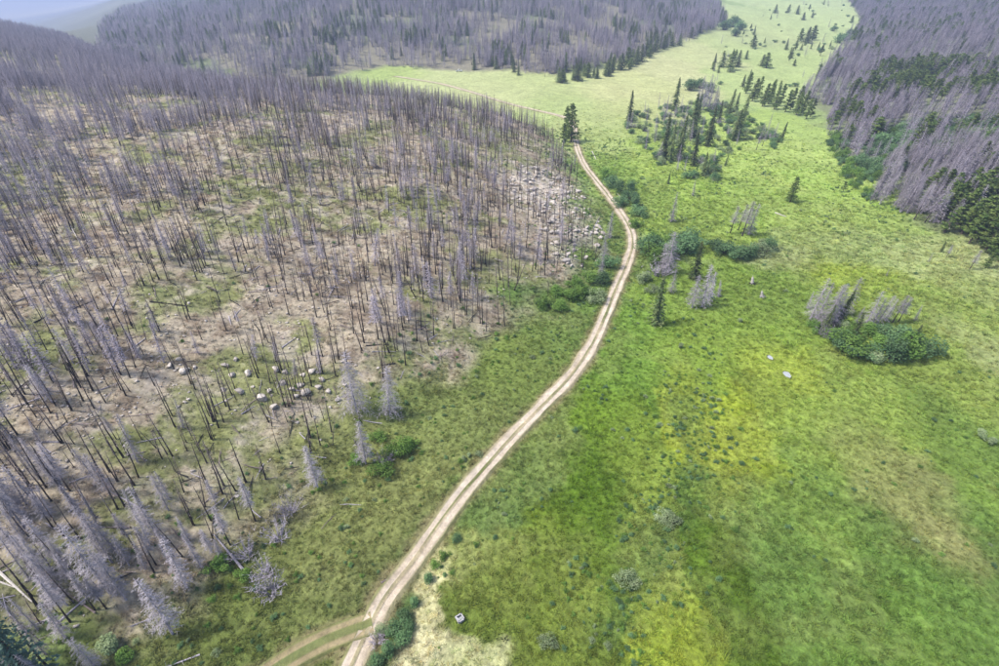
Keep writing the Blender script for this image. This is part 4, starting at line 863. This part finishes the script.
g = np.random.default_rng(21); n = 150000
rr = np.sqrt(g.uniform(26**2, 420**2, n*4)); aa = g.uniform(math.radians(-72), math.radians(72), n*4); q = np.c_[rr*np.sin(aa), rr*np.cos(aa)]
keep = g.random(len(rr)) < np.clip((80/rr)**1.1, 0, 1)*sstep(420, 160, rr); q = q[keep]
D, _ = near_line(q[:, 0], q[:, 1]); q = q[D > 1.9]
zz = z_final(q[:, 0], q[:, 1]); u, v, d = project(np.c_[q, zz]); k = (u > -40) & (u < 1040) & (v < 720) & (v > 0); q = q[k]; zz = zz[k]
dh = poly_in(q[:, 0], q[:, 1], HILL); k = (dh < 4) | (g.random(len(q)) < .4); q = q[k]; zz = zz[k]
col = ground_colour(q[:, 0], q[:, 1])*np.clip(g.normal(1.28, .27, len(q)), .6, 2.1)[:, None]*np.c_[g.uniform(.9, 1.12, len(q)), np.ones(len(q)), g.uniform(.85, 1.1, len(q))]
s = g.uniform(.6, 1.3, len(q))*(.7+.7*fbm(q[:, 0], q[:, 1], 9, 3, 99))*np.clip(np.hypot(q[:, 0], q[:, 1])/110, .9, 1.8)
gn_stuff('meadow_grass', np.c_[q, zz], np.c_[g.normal(0, .1, (len(q), 2)), g.uniform(0, 6.28, len(q))], np.c_[s, s, s*g.uniform(.6, 1.2, len(q))], g.integers(0, 3, len(q)), [(o,) for o in first], 'grass and sedge covering the meadow', 'grass', col)

# low leafy plants, thickest along the wet channel and the track
def low_mod(x, y):
    c = seg_dist(x, y, CHANNEL); D, _ = near_line(x, y); h_ = poly_in(x, y, HILL); r = np.hypot(x, y)
    m_ = 0.045*sstep(.5, .68, fbm(x, y, 10, 4, 97))+.9*np.exp(-(c/6)**2)*sstep(.3, .55, fbm(x, y, 5, 3, 98))+.22*np.exp(-((D-6)/5)**2)*sstep(.4, .65, fbm(x, y, 7, 3, 99))+.10*np.exp(-(h_/14)**2)+.16*sstep(150, 190, y)*sstep(.52, .66, fbm(x, y, 13, 3, 90))
    return np.where(D < 2.6, 0, np.clip(m_, 0, 1))*sstep(420, 250, r)*np.where(h_ > 18, .22, 1)
W_ = np.array([(-190, 40), (-30, 26), (30, 26), (120, 45), (420, 330), (-420, 330)])
q = scatter_w(W_, 0.9, 88, low_mod); zz = z_final(q[:, 0], q[:, 1]); u, v, d = project(np.c_[q, zz]); k = (u > -40) & (u < 1040) & (v < 720); q = q[k]; zz = zz[k]; g = np.random.default_rng(31)
pr = [PROTO[k] for k in (('willow', 0), ('willow', 1), ('fresh', 0), ('fresh', 1), ('sage', 0), ('sage', 1))]; s = g.uniform(.09, .28, len(q))*(.6+.8*fbm(q[:, 0], q[:, 1], 8, 2, 14))
gn_stuff('low_meadow_plants', np.c_[q, zz], np.c_[np.zeros((len(q), 2)), g.uniform(0, 6.28, len(q))], np.c_[s*1.3, s*1.3, s], g.choice(6, len(q), p=[.22, .22, .22, .22, .06, .06]), pr, 'low leafy plants dotted over the meadow and track verges', 'plants')
stick = MB(); stick.tube([(-2, 0, .05), (-.6, .08, .09), (.8, 0, .07), (2, -.1, .05)], [.075, .065, .05, .02], 4)
for k in range(5): stick.spike((R.uniform(-1, 1.6), 0, .07), (R.uniform(-1, 1.8), R.uniform(-.7, .7), R.uniform(.1, .5)), .025)
so = []
for i, (x, y, mt) in enumerate([(352, 505, 'grey_wood'), (330, 520, 'brown_twig'), (262, 470, 'charcoal')]):
    me = stick.mesh('fallen_stick', M[mt]); ob = link('fallen_stick', me); ob.location = ground_at(x, y); ob.rotation_euler = (0, 0, i*1.1); so.append(ob); tag(ob, ['grey', 'brown', 'charred black'][i]+' fallen stick on the ground at the foot of the burnt slope', 'stick')
q = scatter_w(np.array(HILL), .09, 89, lambda x, y: (np.hypot(x, y) < 340)*np.clip((fbm(x, y, 15, 3, 12)-.4)*4, .1, 1)*sstep(0, 8, poly_in(x, y, HILL))); zz = z_final(q[:, 0], q[:, 1]); u, v, d = project(np.c_[q, zz]); k = (u > -60) & (u < 1060) & (v < 740); q = q[k]; zz = zz[k]; s = g.uniform(.4, 1.5, len(q))
gn_stuff('fallen_sticks', np.c_[q, zz+.03], np.c_[g.normal(0, .08, (len(q), 2)), g.uniform(0, 6.28, len(q))], np.c_[s, s, s], g.integers(0, 3, len(q)), [(o,) for o in so], 'thin dead sticks littering the burnt slope', 'sticks')
# ------------------------------------------------------------------ look-alikes told apart by their order from the left
ORD = ['leftmost', 'second from left', 'third from left', 'fourth from left', 'fifth from left', 'sixth from left', 'seventh from left', 'eighth from left', 'ninth from left', 'tenth from left', 'eleventh from left', 'twelfth from left']+[w+' from left' for w in 'thirteenth fourteenth fifteenth sixteenth seventeenth eighteenth nineteenth twentieth'.split()]+['twenty-'+w+' from left' for w in 'first second third fourth fifth'.split()]
same = {}
for o in COL.objects:
    if o.parent is None and o.get('label') and not o.get('kind'): same.setdefault(o['label'], []).append(o)
for lab, obs in same.items():
    if 1 < len(obs) <= 25 and len(lab.split()) <= 13:
        obs.sort(key=lambda o: float(project(np.array(o.location))[0]))
        for i, o in enumerate(obs): o['label'] = lab+', '+('rightmost' if i == len(obs)-1 else ORD[i])
# ------------------------------------------------------------------ haze
hb = MB(); hb.box((0, 8000, -25), (60000, 60000, 660)); hm = bpy.data.materials.new('haze_air'); hm.use_nodes = True; nt = hm.node_tree; nt.nodes.clear()
pv = nt.nodes.new('ShaderNodeVolumePrincipled'); pv.inputs['Density'].default_value = HAZE; pv.inputs['Color'].default_value = (.56, .68, 1, 1); pv.inputs['Anisotropy'].default_value = 0.2
mo = nt.nodes.new('ShaderNodeOutputMaterial'); nt.links.new(pv.outputs[0], mo.inputs['Volume'])
hz = link('haze', hb.mesh('haze', hm)); tag(hz, kind='stuff'); hz.display_type = 'WIRE'
